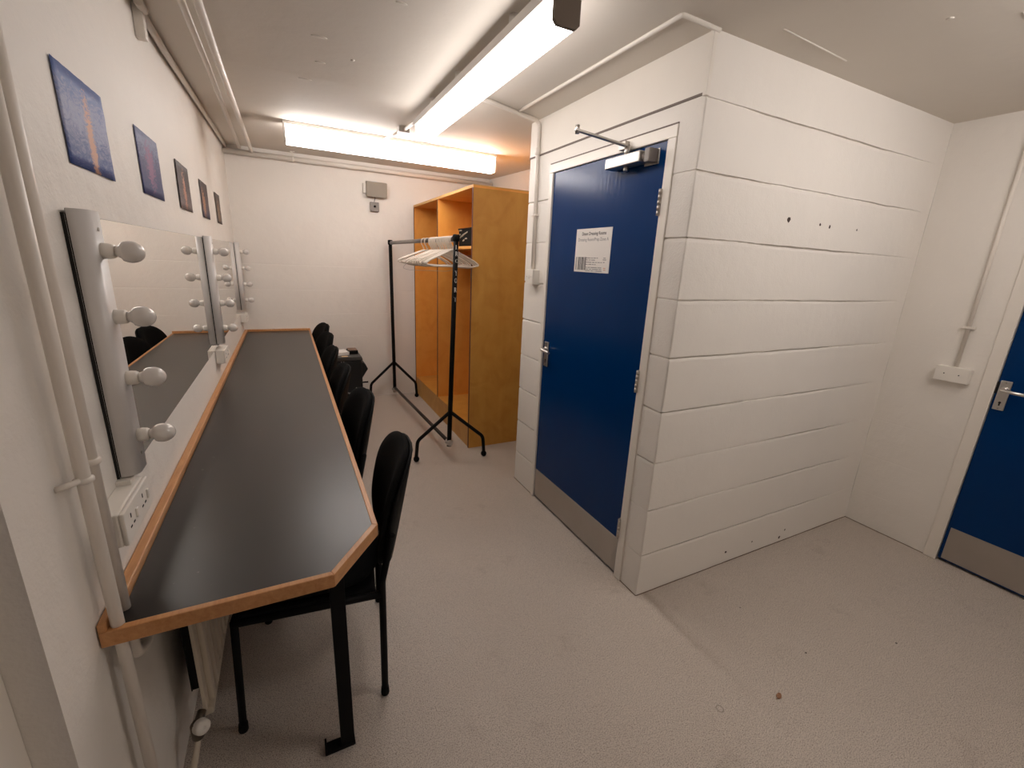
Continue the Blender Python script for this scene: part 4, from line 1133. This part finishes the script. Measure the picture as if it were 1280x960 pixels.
# speaker and volume control on the far wall
sp = thing('wall_speaker', 'grey beige speaker tilted down on the far wall above a control box', 'speaker', (1.262, YF, 2.07))
mb = MB().prism([(1.165, YF - .02, 2.215), (1.165, YF - .105, 2.200), (1.165, YF - .075, 2.065), (1.165, YF - .02, 2.075)], (.195, 0, 0), .008)
mb.build('cabinet', M_greybox, sp)
MB().prism([(1.172, YF - .107, 2.196), (1.172, YF - .078, 2.070), (1.172, YF - .080, 2.070), (1.172, YF - .109, 2.196)], (.181, 0, 0)).build('grille', simple('grey_grille', srgb(160, 152, 140), .7, bump=.6, bscale=400), sp)
MB().box((1.14, YF - .04, 2.10), (1.166, YF - .001, 2.19), .003).build('bracket', M_white, sp)
MB().box((1.22, YF - .024, 2.11), (1.30, YF - .001, 2.18), .002).build('bracket', M_white, sp)
vc = thing('volume_control', 'small square grey control box under the wall speaker', 'control box', (1.243, YF, 1.94))
MB().box((1.203, YF - .04, 1.938), (1.285, YF - .0005, 2.025), .003).build('box_body', M_greyplate, vc)
MB().lathe([(.011, 0), (.010, .012), (0, .012)], (1.244, YF - .04, 1.984), (0, -1, 0), 16).build('knob', M_black, vc)
MB().tube([(1.25, YF - .03, 2.075), (1.252, YF - .02, 2.055), (1.246, YF - .02, 2.04), (1.244, YF - .02, 2.022)], .003, 8).build('cable', M_black, vc)

# ------------------------------------------------------------------ bits on the floor
mb = MB()
def leafmap(a, b):
    return Vector((a * .015, b * .008 * (1 - .3 * a), .004 + .004 * noise.noise(Vector((a * 2, b * 2, 1))))), Vector((0, 0, 1))
mb.pad(leafmap, 4, 18, .0025, .5); mb.tube([(-.015, 0, .004), (-.024, .003, .003)], .0008, 6)
o = mb.build('dry_leaf', M_leaf); o.location = (1.905, .66, 0); o.rotation_euler = (0, 0, .3); tag(o, 'brown scrap of dry leaf lying on the vinyl floor', 'leaf')
def grit(x, y, r, label):
    mb = MB().lathe([(0, 0), (r, .0), (r * .8, r * .5), (0, r * .6)], (0, 0, 0), (0, 0, 1), 8)
    for v in mb.bm.verts: v.co.x *= 1.8
    o = mb.build('floor_grit', M_dark); o.location = (x, y, 0); o.rotation_euler = (0, 0, -.6); tag(o, label, 'grit')
grit(2.20, .735, .0025, 'black speck of grit on the floor beyond the dry leaf')
grit(2.17, 1.02, .002, 'black speck of grit on the floor towards the block wall')
grit(2.62, .60, .0028, 'dark crumb on the floor nearest the right door')

# ------------------------------------------------------------------ camera, world, view
cam = bpy.data.cameras.new('camera'); co = link(bpy.data.objects.new('camera', cam))
cam.sensor_width = 36.0; cam.lens = 549.7664 / 1280 * 36.0; cam.clip_start = .02
co.location = (.393, 0, 1.5062); co.rotation_euler = (1.3014, -.0447, -.4623)
S.camera = co
w = bpy.data.worlds.new('world'); S.world = w; w.use_nodes = True
w.node_tree.nodes['Background'].inputs[0].default_value = (.02, .018, .016, 1)
w.node_tree.nodes['Background'].inputs[1].default_value = 1.0
S.view_settings.view_transform = 'Standard'; S.view_settings.look = 'None'
S.view_settings.exposure = 0.0; S.view_settings.gamma = 1.0; S.view_settings.use_curve_mapping = False
